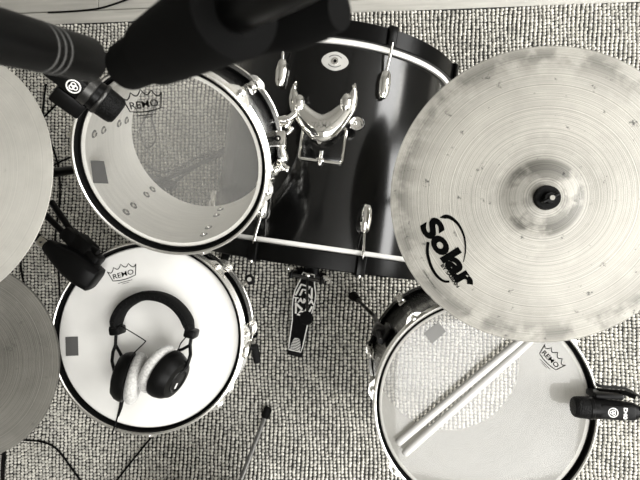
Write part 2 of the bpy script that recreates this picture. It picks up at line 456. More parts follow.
# ------------------------------------------------------------------ the rug: thick knots on a dark backing
RUG_T = at(400, 11.5, 0.0).y
rx0, rx1, ry0, ry1 = -1.36, 1.16, -0.98, RUG_T
rug = empty('rug', ((rx0+rx1)/2, (ry0+ry1)/2, 0), 'large cream and dark woven rug under the drum kit', 'rug')
ox, oy = (rx0+rx1)/2, (ry0+ry1)/2
MB().box((0, 0, 0.0015), (rx1-rx0, ry1-ry0, 0.003)).build('backing', 'rug_backing', rug, 0)
def rug_knots():
    sx, sy = 0.0130, 0.0108
    nx = int((rx1-rx0)/sx); ny = int((ry1-ry0)/sy)
    I, J = np.meshgrid(np.arange(nx), np.arange(ny), indexing='ij')
    I = I.ravel(); J = J.ravel(); K = len(I)
    wob = 0.0035*np.sin(J*0.11+I*0.05)+0.002*np.sin(J*0.31+I*0.4)
    cx = rx0-ox+(I+0.5)*sx+wob+rng.normal(0, 0.0006, K)
    cy = ry0-oy+(J+0.5)*sy+0.003*np.sin(I*0.13)+0.0009*((I % 2)*2-1)+rng.normal(0, 0.0006, K)
    ok = (np.abs(cx) < (rx1-rx0)/2-0.004) & (np.abs(cy) < (ry1-ry0)/2+0.002)
    cx, cy, I, J = cx[ok], cy[ok], I[ok], J[ok]; K = len(cx)
    n = 7
    a = np.arange(n)*2*PI/n
    ring = lambda r, z: np.stack([r*np.cos(a), r*np.sin(a), np.full(n, z)], 1)
    base = np.concatenate([ring(1.0, 0.0), ring(0.93, 0.45), ring(0.55, 0.86), [[0, 0, 1.0]]])
    nv = len(base)
    hx = sx*0.42*(1+rng.normal(0, 0.08, K)); hy = sy*0.50*(1+rng.normal(0, 0.06, K)); hz = 0.0085*(1+rng.normal(0, 0.15, K))
    th = rng.normal(0.10, 0.12, K)
    bx = base[None, :, 0]*hx[:, None]; by = base[None, :, 1]*hy[:, None]; bz = base[None, :, 2]*hz[:, None]+0.002
    vx = bx*np.cos(th)[:, None]-by*np.sin(th)[:, None]+cx[:, None]
    vy = bx*np.sin(th)[:, None]+by*np.cos(th)[:, None]+cy[:, None]
    V = np.stack([vx, vy, bz], 2).reshape(-1, 3)
    quads = []
    for q in range(2):
        for i in range(n):
            j = (i+1) % n; quads.append([q*n+i, q*n+j, (q+1)*n+j, (q+1)*n+i])
    tris = [[2*n+i, 2*n+(i+1) % n, 3*n] for i in range(n)]
    off = (np.arange(K)*nv)[:, None, None]
    Q = (np.array(quads)[None]+off).reshape(-1); T = (np.array(tris)[None]+off).reshape(-1)
    nq, nt = len(Q)//4, len(T)//3
    me = bpy.data.meshes.new('knots')
    me.vertices.add(len(V)); me.vertices.foreach_set('co', V.ravel())
    me.loops.add(len(Q)+len(T)); me.loops.foreach_set('vertex_index', np.concatenate([Q, T]))
    me.polygons.add(nq+nt)
    ls = np.concatenate([np.arange(nq)*4, len(Q)+np.arange(nt)*3])
    me.polygons.foreach_set('loop_start', ls)
    me.polygons.foreach_set('use_smooth', np.ones(nq+nt, dtype=bool))
    me.update(calc_edges=True); me.validate()
    me.materials.append(MATS['rug_knot'])
    o = bpy.data.objects.new('knots', me); col.objects.link(o); o.parent = rug; o['kind'] = 'stuff'
rug_knots()
RZ = 0.010      # top of the rug

# ------------------------------------------------------------------ drums
def top_hoop_profile(Rr, h):
    return [(Rr+0.0044, h-0.013), (Rr+0.0115, h-0.014), (Rr+0.0120, h-0.012), (Rr+0.0055, h-0.0105),
            (Rr+0.0058, h+0.006), (Rr+0.0086, h+0.0075), (Rr+0.0102, h+0.0088), (Rr+0.0100, h+0.0102), (Rr+0.0072, h+0.0106),
            (Rr+0.0052, h+0.0090), (Rr+0.0048, h-0.010)]
def make_drum(root, Rr, dep, nl, a0, head_mat, bottom_mat, screws=True, rod_split=True, lug_len=0.05):
    # shell
    mb = MB(); t = 0.007
    mb.lathe([(Rr-t, 0.002), (Rr-0.001, 0.0), (Rr, 0.003), (Rr, dep-0.003), (Rr-0.001, dep-0.002)], 96, None, False, False)
    mb.cur = 1
    mb.lathe([(Rr-0.001, dep-0.002), (Rr-t, dep-0.004), (Rr-t, 0.002)], 96, None, False, False)
    mb.build('shell', ['black_shell', 'shell_wood'], root)
    # heads: film disc with a rounded collar
    def head(name, z, sg, mt):
        pr = [(0.0005, z+sg*0.0012), (Rr*0.5, z+sg*0.0012), (Rr-0.010, z+sg*0.0012), (Rr-0.003, z+sg*0.0004), (Rr+0.0012, z-sg*0.004)]
        return MB().lathe(pr, 96, None, False, False).build(name, mt, root)
    head('batter_head', dep, 1, head_mat)
    head('resonant_head', 0.0, -1, bottom_mat)
    for z, sg in ((dep, 1), (0.0, -1)):
        MB().lathe([(Rr-0.0008, z-sg*0.0005), (Rr+0.0020, z-sg*0.0045), (Rr+0.0038, z-sg*0.0045), (Rr+0.0040, z+sg*0.0080), (Rr+0.0046, z+sg*0.0082), (Rr+0.0046, z-sg*0.008), (Rr+0.0004, z-sg*0.008), (Rr-0.0004, z-sg*0.004)],
                   96, None, True).build('flesh_hoop', 'black_rubber', root)  # flesh hoop, its black wall raised to paint shade inside the hoop
    # hoops with ears
    for top in (True, False):
        mb = MB(); pr = top_hoop_profile(Rr, dep)
        if not top: pr = [(r, dep-z) for r, z in pr]
        mb.lathe(pr, 96, None, True)
        for k in range(nl):
            a = R(a0+360*k/nl); M = Matrix.Rotation(a, 4, 'Z')
            z = dep-0.011 if top else 0.011
            mb.prism([(Rr+0.005, -0.030), (Rr+0.010, -0.022), (Rr+0.0195, -0.010), (Rr+0.021, 0), (Rr+0.0195, 0.010), (Rr+0.010, 0.022), (Rr+0.005, 0.030)], z-0.0022, z+0.0022, M)
        mb.build('hoop', 'chrome_hoop', root)
    # lugs, tension rods and the screws inside
    lug0 = rod0 = scr0 = None
    cents = [(dep-lug_len/2-0.028, 1), (lug_len/2+0.028, -1)] if rod_split else [(dep/2, 0)]
    for k in range(nl):
        a = R(a0+360*k/nl)
        for zc, sg in cents:
            M = Matrix.Rotation(a, 4, 'Z') @ Matrix.Translation((Rr, 0, zc))
            if lug0 is None:
                mb = MB(); mb.box((0.009, 0, 0), (0.016, 0.017, lug_len), None, 0.0055, 3)
                mb.box((0.002, 0, 0), (0.004, 0.022, lug_len+0.008), None, 0.0015, 2)
                lug0 = mb.build('lug', 'chrome', root); lug0.matrix_local = M
            else: dup(lug0, root, M)
            if screws:
                for dz in (-0.017, 0.017):
                    Ms = Matrix.Rotation(a, 4, 'Z') @ Matrix.Translation((Rr-t, 0, zc+dz)) @ Matrix.Rotation(-PI/2, 4, 'Y')
                    if scr0 is None:
                        mb = MB(); mb.lathe([(0.0072, 0), (0.0072, 0.001), (0.0042, 0.0012)], 16); mb.cur = 1; mb.lathe([(0.0042, 0.0008), (0.0038, 0.004), (0.0010, 0.0045)], 16)
                        scr0 = mb.build('lug_screw', ['dull_steel', 'chrome_satin'], root); scr0.matrix_local = Ms
                    else: dup(scr0, root, Ms)
        for sg in ((1, -1)):
            ze = dep if sg > 0 else 0.0
            Mr = Matrix.Rotation(a, 4, 'Z') @ Matrix.Translation((Rr+0.0135, 0, ze))
            if sg < 0: Mr = Mr @ Matrix.Rotation(PI, 4, 'X')
            if rod0 is None:
                mb = MB(); mb.lathe([(0.0022, -0.034), (0.0022, -0.011), (0.0055, -0.0105), (0.0058, -0.004), (0.0032, -0.002), (0.0030, 0.006), (0.0004, 0.0065)], 14)
                rod0 = mb.build('tension_rod', 'chrome', root); rod0.matrix_local = Mr
            else: dup(rod0, root, Mr)
def tape(root, pts, z, mt, th=0.0006):
    MB().prism([(p.x, p.y) for p in pts], z, z+th).build('tape_patch', mt, root, 0)

# --- rack tom (clear heads, pale interior)
TOM_D = 0.196
TOM_R = 0.1478
tilt = Matrix.Rotation(R(2.4), 4, 'Y') @ Matrix.Rotation(R(25.0), 4, 'X')
tM = Matrix.Translation(Vector((-0.3005, 0.1416, 0.829))) @ tilt @ Matrix.Translation((0, 0, -TOM_D))
tom = empty('rack_tom', tM, 'rack tom with clear head, pale wood interior, beside the bass drum', 'drum')
make_drum(tom, TOM_R, TOM_D, 6, 162, 'clear_film', 'clear_film_bottom', lug_len=0.042)
zt = TOM_D+0.0018
crown_logo(toloc(tM, 128, 112, zt), toloc(tM, 163, 107.5, zt), tom, lambda x, y: zt)
tape(tom, [toloc(tM, *p, zt) for p in ((90.5, 160.5), (104, 161), (108.5, 183.5), (93.5, 183))], zt, 'tape_grey')

# --- snare drum (coated head)
SN_D = 0.115; SN_R = 0.1778
sM = Matrix.Translation((-0.4100, -0.1664, 0.664)) @ Matrix.Rotation(R(3.8), 4, 'Y') @ Matrix.Translation((0, 0, -SN_D))
snare = empty('snare_drum', sM, 'snare drum with white coated head carrying headphones', 'drum')
make_drum(snare, SN_R, SN_D, 8, 1, 'coated_head', 'clear_film_bottom', False, False, 0.075)
zs = SN_D+0.0018
crown_logo(toloc(sM, 111.5, 281.5, zs), toloc(sM, 137, 274.5, zs), snare, lambda x, y: zs)
tape(snare, [toloc(sM, *p, zs) for p in ((65.5, 337), (78, 336.5), (78.5, 355.5), (66, 356))], zs, 'tape_grey')
# strainer with its lever on the shell
Ms = Matrix.Rotation(R(-9), 4, 'Z') @ Matrix.Translation((SN_R, 0, 0.07))
st = MB().box((0.010, 0, 0), (0.020, 0.030, 0.07), None, 0.004, 2).build('strainer', 'chrome', snare); st.matrix_local = Ms
mb = MB(); mb.box((0.030, -0.012, -0.012), (0.014, 0.040, 0.016), Matrix.Rotation(R(18), 4, 'Z'), 0.004, 2); mb.cyl((0.012, 0, -0.006), (0.032, 0, -0.010), 0.005)
mb.build('lever', 'black_rubber', st)
MB().box((SN_R*math.cos(R(171))-0.008, SN_R*math.sin(R(171)), 0.05), (0.016, 0.03, 0.04), None, 0.003, 2).build('butt_plate', 'chrome', snare)
mb = MB()
for k in range(14):
    yy = -0.020+k*0.0031
    mb.cyl((-0.165, yy, -0.0035), (0.165, yy, -0.0035), 0.0008, None, 5)
mb.build('snare_wires', 'chrome_satin', snare)

# --- floor tom (worn clear head)
FT_D = 0.392; FT_R = 0.203; FT_Z = 0.6113
fM = Matrix.Translation((0.2435, -0.3019, FT_Z)) @ Matrix.Rotation(R(1.0), 4, 'X') @ Matrix.Translation((0, 0, -FT_D))
ft = empty('floor_tom', fM, 'big floor tom with see-through head and two drumsticks on it', 'drum')
make_drum(ft, FT_R, FT_D, 8, 128, 'clear_film_worn', 'clear_film_bottom', False, True, 0.055)
zf_ = FT_D+0.0018
crown_logo(toloc(fM, 538.5, 352.5, zf_), toloc(fM, 557, 371, zf_), ft, lambda x, y: zf_)
tape(ft, [toloc(fM, *p, zf_) for p in ((423.5, 333), (438.5, 322), (446, 331.5), (432, 344))], zf_, 'tape_light')
rl = [toloc(fM, 401+5.5*math.cos(a), 392+5.5*math.sin(a), 0.001) for a in [2*PI*k/20 for k in range(20)]]
MB().ribbon([(p.x, p.y) for p in rl], 0.0015, lambda x, y: 0.0008, True).build('round_print', 'tape_light', ft, 0)
a_ = toloc(fM, 397.5, 393.5, 0.001); b_ = toloc(fM, 405, 390, 0.001)
mb = MB(); put_text(mb, 'REMO', a_, b_, 0.006, lambda x, y: 0.0008); mb.build('round_print', 'tape_light', ft, 0)
for k, ad in enumerate((150, 28, 268)):
    M = Matrix.Rotation(R(ad), 4, 'Z')
    mb = MB(); mb.box((FT_R+0.006, 0, 0.20), (0.012, 0.045, 0.075), None, 0.004, 2)
    mb.box((FT_R+0.022, 0, 0.20), (0.026, 0.028, 0.05), None, 0.005, 2)
    br = mb.build('leg_bracket', 'dark_satin', ft); br.matrix_local = M
    mb = MB(); mb.cyl((FT_R+0.024, 0.012, 0.205), (FT_R+0.024, 0.036, 0.205), 0.005); mb.box((FT_R+0.024, 0.038, 0.205), (0.008, 0.008, 0.036), None, 0.003, 2)
    mb.build('wing_bolt', 'black_plastic', br)
    zb = -(FT_Z-FT_D)
    lg = MB().tube(spline([(FT_R+0.024, 0, 0.34), (FT_R+0.024, 0, 0.10), (FT_R+0.024, 0, 0.0), (FT_R+0.045, 0, -0.06), (FT_R+0.085, 0, zb+0.035)], 6), 0.0055, 12).build('leg', 'black_metal', ft); lg.matrix_local = M
    MB().turn((FT_R+0.080, 0, zb+0.048), (FT_R+0.094, 0, zb+RZ+0.011), [(0, 0.008), (0.004, 0.011), (0.025, 0.013), (0.036, 0.0155), (0.0385, 0.013)], 18).build('rubber_foot', 'black_rubber', lg)

# --- bass drum lying on its side
BR = 0.2794; BZ = 0.308
pf = at(337, 41, BZ+BR); pr_ = at(308, 247, BZ+BR)
bd = (pf-pr_); byaw = math.atan2(-bd.x, bd.y); bc = (pf+pr_)/2; BH = bd.length/2-0.003
print('bass half depth', BH, 'yaw', math.degrees(byaw))
bM = Matrix.Translation((bc.x, bc.y, 0)) @ Matrix.Rotation(byaw, 4, 'Z')
bass = empty('bass_drum', bM, 'large glossy black bass drum lying on its side', 'drum')
AX = Matrix.Translation((0, 0, BZ)) @ Matrix.Rotation(-PI/2, 4, 'X')       # lathe z -> local +y
MB().lathe([(BR-0.008, -BH), (BR, -BH), (BR, BH), (BR-0.008, BH)], 128, AX, True).build('shell', 'black_lacquer', bass)
for sg in (1, -1):
    MB().lathe([(0.001, sg*(BH+0.001)), (BR*0.6, sg*(BH+0.001)), (BR-0.004, sg*(BH+0.001)), (BR+0.001, sg*(BH-0.003))], 96, AX, False, False).build('front_head' if sg > 0 else 'batter_head', 'coated_head' if sg < 0 else 'black_plastic', bass)
    MB().lathe([(BR+0.0005, sg*(BH-0.004)), (BR+0.007, sg*(BH-0.0045)), (BR+0.0085, sg*BH), (BR+0.007, sg*(BH+0.006)), (BR-0.002, sg*(BH+0.006))], 128, AX, True).build('flesh_hoop', 'cream_ring', bass)
    MB().lathe([(BR-0.004, sg*(BH+0.0062)), (BR+0.0135, sg*(BH+0.0062)), (BR+0.015, sg*(BH+0.008)), (BR+0.015, sg*(BH+0.042)), (BR+0.013, sg*(BH+0.044)), (BR-0.002, sg*(BH+0.044)), (BR-0.004, sg*(BH+0.042))],
               128, AX, True).build('wood_hoop', 'hoop_black', bass)
blug = brod = bclaw = None
for sg in (1, -1):
    for k in range(8):
        ang = R(22.5+45*k)
        # local frame: x tangential, y along the drum towards its end, z outward
        M = Matrix.Translation((0, 0, BZ)) @ Matrix.Rotation(ang, 4, 'Y') @ Matrix.Translation((0, 0, BR))
        if sg < 0: M = M @ Matrix.Rotation(PI, 4, 'Z')
        M = M @ Matrix.Translation((0, BH, 0))
        if blug is None:
            mb = MB()
            mb.turn((0, -0.104, 0.007), (0, -0.03, 0.007), [(0, 0.001), (0.003, 0.007), (0.012, 0.0115), (0.035, 0.0138), (0.054, 0.0115), (0.060, 0.008), (0.062, 0.003)], 20)
            mb.box((0, -0.072, 0.001), (0.016, 0.050, 0.006), None, 0.002, 2)
            blug = mb.build('lug', 'chrome', bass); blug.matrix_local = M
            mb = MB(); mb.cyl((0, -0.046, 0.009), (0, -0.002, 0.0205), 0.0032, None, 12); mb.cyl((0, -0.002, 0.0205), (0, 0.012, 0.0205), 0.0032, None, 12)
            mb.cyl((0, 0.010, 0.0200), (0, 0.049, 0.0185), 0.0028, None, 10); mb.cyl((0, 0.046, 0.0185), (0, 0.052, 0.0185), 0.0045, 0.0030, 12)
            brod = mb.build('tension_rod', 'chrome', bass); brod.matrix_local = M
            mb = MB(); mb.box((0, 0.0265, 0.0190), (0.020, 0.042, 0.009), None, 0.003, 2); mb.box((0, 0.046, 0.010), (0.020, 0.005, 0.022), None, 0.0015, 1)
            bclaw = mb.build('claw', 'black_metal', bass); bclaw.matrix_local = M
        else:
            dup(blug, bass, M); dup(brod, bass, M); dup(bclaw, bass, M)
# oval vent badge on top of the shell
bl = toloc(bM, 335, 61.5, BZ+BR)
def on_shell(x, off): return BZ+math.sqrt((BR+off)**2-x*x)
pts = []
for k in range(32):
    a = 2*PI*k/32; c, s_ = math.cos(a), math.sin(a)
    pts.append((0.0285*math.copysign(abs(c)**1.25, c), 0.020*math.copysign(abs(s_)**1.05, s_)))
mb = MB(); vs = []; fs = []
for off in (0.0005, 0.002):
    for (x, y) in pts: vs.append((bl.x+x, bl.y+y, on_shell(bl.x+x, off)))
    for (x, y) in pts: vs.append((bl.x+x*0.2, bl.y+y*0.28, on_shell(bl.x, off)))
n = 32
for i in range(n):
    j = (i+1) % n
    fs += [[2*n+i, 2*n+j, 3*n+j, 3*n+i], [i, j, 2*n+j, 2*n+i]]
mb.add(vs, fs)
bdg = mb.build('vent_badge', 'badge', bass)
MB().lathe([(0.0035, 0.0), (0.0075, 0.0), (0.0075, 0.0030), (0.0055, 0.0036), (0.0035, 0.0030)], 20, Matrix.Translation((bl.x, bl.y, BZ+BR+0.0003)), True).build('grommet', 'chrome', bdg)
MB().lathe([(0.0005, 0.0010), (0.0036, 0.0010)], 20, Matrix.Translation((bl.x, bl.y, BZ+BR+0.0003)), False, False).build('vent_hole', 'black_rubber', bdg)
mb = MB()
for up in (1, -1):
    mb.ribbon([(bl.x+0.016*math.cos(a), bl.y+up*0.0125*math.sin(a)) for a in [R(35+110*k/10) for k in range(11)]], 0.0016, lambda x, y: on_shell(x, 0.0024))
mb.build('badge_mark', 'tape_grey', bdg, 0)
# spurs
for sg in (1, -1):
    mb = MB(); mb.cyl((sg*0.262, 0.09, 0.22), (sg*0.335, 0.125, 0.012+RZ), 0.008, None, 14)
    sp = mb.build('spur', 'chrome', bass)
    MB().cyl((sg*0.331, 0.123, 0.022+RZ), (sg*0.338, 0.127, RZ), 0.011, 0.012).build('rubber_foot', 'black_rubber', sp)
# --- double tom holder cast in chrome, on the shell
HZ = BZ+BR+0.040
def hl(px, py, z=HZ): return toloc(bM, px, py, z)
out = [(295.3, 79.5), (290.5, 87), (287.5, 97), (288.5, 107), (292, 117), (300, 127), (309, 137), (316, 143.5), (322, 145), (329, 142.5), (338, 134), (346, 126.5), (352.5, 119), (356, 110), (357.3, 99), (357, 90), (356, 82.5),
       (353.5, 84), (350, 91), (344.5, 97), (339, 104), (334.5, 110.5), (328, 112.8), (319.5, 113), (312, 109.5), (308, 103), (304, 96), (299.5, 90.5), (297, 84)]
P2 = [hl(*p) for p in out]
cen = sum(P2, Vector())/len(P2)
def sup(p, z, k): q = cen+(p-cen)*k; return (q.x, q.y, z)
# cross-section per outline point built against a mid-line so that the casting is rounded
mid = [hl(*p) for p in [(296.3, 82), (294, 90), (294.5, 98), (297.5, 106), (303, 114), (311, 122), (318, 126.5), (322.5, 127.5), (327, 126.5), (335, 121), (343, 113), (348.5, 106), (352, 98.5), (354, 91), (355, 84)]]
wid = [0.002, 0.006, 0.0115, 0.0165, 0.0195, 0.0235, 0.0275, 0.0290, 0.0275, 0.0235, 0.0195, 0.0165, 0.0115, 0.006, 0.002]
ms = spline(mid, 3); ws = list(np.interp(np.linspace(0, 14, len(ms)), range(15), wid))
vs = []; fs = []; nn_ = 14
for i, p in enumerate(ms):
    t = (ms[min(i+1, len(ms)-1)]-ms[max(i-1, 0)]).normalized(); nx = Vector((-t.y, t.x, 0))
    for j in range(nn_):
        a = 2*PI*j/nn_
        vs.append(p+nx*(ws[i]*math.cos(a))+Vector((0, 0, (0.005+0.28*ws[i])*math.sin(a))))
for i in range(len(ms)-1):
    for j in range(nn_): fs.append([i*nn_+j, i*nn_+(j+1) % nn_, (i+1)*nn_+(j+1) % nn_, (i+1)*nn_+j])
fs += [list(range(nn_)), list(range((len(ms)-1)*nn_, len(ms)*nn_))]
mb = MB(); mb.add(vs, fs)
for px, py in ((299, 105), (346, 104)):
    c = hl(px, py); mb.ellipsoid((c.x, c.y, c.z+0.004), 0.013, 0.021, 0.012, None, 18, 10)
for px, py in ((296, 86), (354, 88)):
    c = hl(px, py); mb.cyl((c.x, c.y, c.z-0.004), (c.x, c.y, c.z+0.010), 0.0045, 0.0035, 12)
c = hl(321, 130); mb.prism([(c.x+x, c.y+y) for x, y in ((-0.018, 0.012), (0.018, 0.012), (0.014, -0.010), (0.002, -0.028), (-0.002, -0.028), (-0.014, -0.010))], HZ-0.045, HZ-0.002)
hold = mb.build('tom_holder', 'chrome', bass, 50)
c0 = hl(322, 142, BZ+BR)
def shell_frame(x0, x1, y0, y1, wd, z):
    r = 0.006; pts = []
    for cx, cy, a0 in ((x1-r, y1-r, 0), (x0+r, y1-r, 90), (x0+r, y0+r, 180), (x1-r, y0+r, 270)):
        for k in range(5):
            a = R(a0+22.5*k); pts.append((cx+r*math.cos(a), cy+r*math.sin(a), z))
    return pts
q0 = hl(298.5, 157.5, BZ+BR+0.01); q1 = hl(346.5, 128, BZ+BR+0.01)
MB().tube(shell_frame(q0.x, q1.x, q0.y, q1.y, 0.004, BZ+BR+0.003), 0.0032, 10, True).build('base_rim', 'chrome', hold)
MB().box(((q0.x+q1.x)/2, (q0.y+q1.y)/2, BZ+BR-0.001), (q1.x-q0.x-0.004, q1.y-q0.y-0.004, 0.010), None, 0.003, 2).build('base_plate', 'black_lacquer', hold)
c = hl(320.5, 158, BZ+BR+0.012)
mb = MB(); mb.cyl((c.x, c.y+0.014, c.z), (c.x, c.y-0.012, c.z), 0.0045, None, 14); mb.box((c.x, c.y-0.004, c.z), (0.016, 0.008, 0.011), None, 0.002, 2); mb.ellipsoid((c.x, c.y-0.013, c.z), 0.004, 0.004, 0.004)
mb.build('key_bolt', 'chrome', hold)
c = hl(357, 123.5, HZ-0.004)
mb = MB(); mb.cyl((c.x-0.016, c.y+0.004, c.z-0.004), (c.x, c.y, c.z), 0.005); mb.lathe([(0.001, -0.006), (0.014, -0.006), (0.015, 0.0), (0.013, 0.006), (0.009, 0.0055), (0.008, 0.003), (0.001, 0.003)], 24, Matrix.Translation(c) @ Matrix.Rotation(R(15), 4, 'X'))
mb.build('knob', 'chrome', hold)
mb = MB(); put_text(mb, 'TAMA', hl(311, 127, HZ+0.0135), hl(333, 127, HZ+0.0135), 0.011, lambda x, y: HZ+0.0142, bold=0.03)
mb.build('lettering', 'chrome_satin', hold, 0)['label'] = 'cast lettering TAMA'
# arm and clamp reaching the rack tom
def hp3(px, py, z): return hl(px, py, z)
mb = MB()
mb.cyl(hp3(297, 112, HZ), hp3(281, 124, HZ+0.028), 0.0065, None, 16)
mb.cyl(hp3(285, 127, HZ-0.004), hp3(291, 118, HZ-0.002), 0.010, 0.010, 18)
mb.cyl(hp3(293, 128, HZ-0.004), hp3(287, 134, HZ-0.004), 0.004, None, 12)
mb.cyl(hp3(270, 121, HZ+0.03), hp3(288, 120, HZ+0.03), 0.0085, None, 20)
mb.cyl(hp3(273, 121, HZ+0.03), hp3(276, 121, HZ+0.03), 0.0105, None, 20)
mb.cyl(hp3(283, 120.5, HZ+0.03), hp3(286, 120.5, HZ+0.03), 0.0105, None, 20)
arm = mb.build('holder_arm', 'chrome', hold)
mb = MB(); c = hp3(279, 140, HZ+0.03)
mb.box(c, (0.030, 0.032, 0.026), Matrix.Rotation(R(8), 4, 'Z'), 0.003, 2)
c2 = hp3(282, 157, HZ+0.02); mb.turn(c, c2, [(0.0, 0.011), (0.022, 0.010), (0.030, 0.013), (0.040, 0.0125), (0.046, 0.007), (0.05, 0.006)], 20)
c3 = hp3(285, 168, HZ+0.012); mb.box(c3, (0.020, 0.014, 0.018), Matrix.Rotation(R(-20), 4, 'Z'), 0.004, 2)
mb.build('clamp_block', 'chrome', hold)
mb = MB(); mb.lathe([(0.003, 0), (0.006, 0), (0.006, 0.0016), (0.003, 0.0016)], 20, Matrix.Translation((c.x, c.y, c.z+0.0128)), True); mb.build('bolt_socket', 'black_rubber', hold)

# ------------------------------------------------------------------ bass pedal
ptoe = at(309, 273, 0.09); pheel = at(295, 351, 0.03)
pv = Vector((ptoe.x-pheel.x, ptoe.y-pheel.y)); pyaw = math.atan2(-pv.x, pv.y); PLN = pv.length
pM = Matrix.Translation((pheel.x, pheel.y, RZ)) @ Matrix.Rotation(pyaw, 4, 'Z')
ped = empty('bass_pedal', pM, 'black bass drum pedal with white outlined footboard on the rug', 'pedal')
slope = math.atan2(0.06, PLN)
def pz(y): return 0.022+y*math.tan(slope)
BW = [(0.0, 0.021), (0.02, 0.024), (0.10, 0.027), (0.145, 0.035), (0.175, 0.037), (0.20, 0.035), (0.235, 0.024), (PLN, 0.019)]
L_ = [(-w_, y) for y, w_ in BW]; R_ = [(w_, y) for y, w_ in BW][::-1]
poly = L_+R_
k = len(poly); vs = [(x, y, pz(y)-0.004) for x, y in poly]+[(x, y, pz(y)+0.004) for x, y in poly]
fs = [[i, (i+1) % k, k+(i+1) % k, k+i] for i in range(k)]
hb = len(L_)
for i in range(hb-1):
    fs += [[k+i, k+i+1, k+k-2-i, k+k-1-i], [i, i+1, k-2-i, k-1-i]]
mb = MB(); mb.add(vs, fs); fb = mb.build('footboard', 'black_metal', ped, 0)
zp = lambda x, y: pz(y)+0.0046
mb = MB()
mb.ribbon([(x*0.94, y*0.985+0.002) for x, y in poly], 0.0034, zp, True)
mb.build('edge_line', 'white_print', fb, 0)
mb = MB()
# angular emblem: two open brackets with the lettering between
for s_ in (1, -1):
    yc = 0.170
    mb.ribbon([(s_*x, yc+s_*y) for x, y in ((-0.029, 0.012), (-0.017, 0.050), (0.013, 0.047), (0.004, 0.035), (-0.010, 0.035), (-0.015, 0.014))], 0.0062, zp)
    mb.ribbon([(s_*x, yc+s_*y) for x, y in ((0.000, 0.029), (0.019, 0.016), (0.026, 0.013))], 0.0072, zp)
    mb.ribbon([(s_*x, yc+s_*y) for x, y in ((0.018, 0.046), (0.023, 0.014))], 0.006, zp)
put_text(mb, 'TAMA', (-0.033, 0.161), (0.034, 0.165), 0.015, zp, bold=0.05)
mb.build('emblem', 'white_print', fb, 0)['label'] = 'white angular emblem with lettering TAMA'
mb = MB()
for i in range(8):
    yy = 0.006+i*0.0052; hw = 0.0165*math.sqrt(max(0.05, 1-(i/8.2)**2))
    mb.ribbon([(-hw, yy), (0, yy+0.002), (hw, yy)], 0.0022, zp)
mb.build('heel_lines', 'white_print', fb, 0)
MB().box((0, 0.06, 0.004), (0.05, 0.16, 0.007), None, 0.002, 1).build('base_plate', 'black_metal', ped)
mb = MB()
for sx_ in (-1, 1):
    mb.box((sx_*0.046, PLN-0.012, 0.075), (0.010, 0.022, 0.150), None, 0.003, 2)
mb.box((0, PLN-0.010, 0.006), (0.10, 0.03, 0.011), None, 0.003, 2)
fr = mb.build('frame', 'black_metal', ped)
MB().cyl((-0.056, PLN-0.012, 0.140), (0.056, PLN-0.012, 0.140), 0.006).build('axle', 'dark_satin', ped)
mb = MB(); mb.cyl((-0.058, PLN+0.002, 0.11), (-0.046, PLN+0.002, 0.11), 0.009, None, 14); mb.box((-0.062, PLN+0.002, 0.11), (0.008, 0.012, 0.02), None, 0.003, 2); mb.build('wing_bolt', 'chrome', fr)
mb = MB(); mb.cyl((0.046, PLN-0.004, 0.10), (0.062, PLN-0.004, 0.10), 0.008, None, 14); mb.cyl((0.066, PLN-0.008, 0.10), (0.073, PLN-0.008, 0.10), 0.010, None, 14); mb.build('spring_bolt', 'chrome', fr)
MB().box((0, PLN+0.012, 0.022), (0.05, 0.04, 0.018), None, 0.004, 2).build('hoop_clamp', 'black_metal', ped)
MB().box((0.002, PLN-0.004, 0.105), (0.016, 0.012, 0.075), None, 0.003, 2).build('chain', 'chrome_satin', ped)
bh = toloc(pM, 306.5, 318, 0.24)
MB().cyl((0.004, PLN-0.012, 0.140), (bh.x, bh.y+0.006, 0.238), 0.0036, None, 12).build('beater_shaft', 'dark_satin', ped)
MB().turn((bh.x, bh.y-0.004, 0.222), (bh.x, bh.y+0.004, 0.262), [(0, 0.012), (0.003, 0.0185), (0.032, 0.0185), (0.037, 0.015), (0.038, 0.001)], 28).build('beater', 'black_rubber', ped)

# ------------------------------------------------------------------ cymbals
def cym_profile(Rc, bell_r, bell_h, bow):
    pr = [(0.006, bow+bell_h)]
    for k in range(1, 9):
        t = k/8; pr.append((0.006+(bell_r-0.006)*t, bow*(1-(bell_r/Rc)**2)+bell_h*math.cos(t*PI/2)**0.8 if t < 1 else bow*(1-(bell_r/Rc)**2)))
    for k in range(1, 15):
        r = bell_r+(Rc-bell_r)*k/14; pr.append((r, bow*(1-(r/Rc)**2)))
    return pr
def make_cymbal(name, center, rot, Rc, bell_r, bell_h, bow, mt, label, group=None, flip=False):
    M = Matrix.Translation(center) @ rot
    root = empty(name, M, label, 'cymbal', group)
    pr = cym_profile(Rc, bell_r, bell_h, bow)
    if flip: pr = [(r, -z) for r, z in pr]
    low = [(r, z-0.0014) for r, z in pr][::-1]
    MB().lathe(pr+low, 160, None, True).build('plate', mt, root, 60)
    def zf(x, y):
        r = math.hypot(x, y); return float(np.interp(r, [p[0] for p in pr], [p[1] for p in pr]))+0.0007
    return root, M, zf
RIDE_C = Vector((0.3114, 0.0934, 0.7291))
ride_rot = Matrix.Rotation(R(-4.9), 4, 'Y') @ Matrix.Rotation(R(6.0), 4, 'X')
ride, rM, rzf = make_cymbal('ride_cymbal', RIDE_C, ride_rot, 0.254, 0.066, 0.017, 0.020, 'bronze_ride', 'big worn bronze ride cymbal printed Solar above the floor tom')
def rl2(px, py):
    p = toloc(rM, px, py, 0.010)
    for _ in range(4): p = toloc(rM, px, py, rzf(p.x, p.y))
    return Vector((p.x, p.y))
mb = MB()
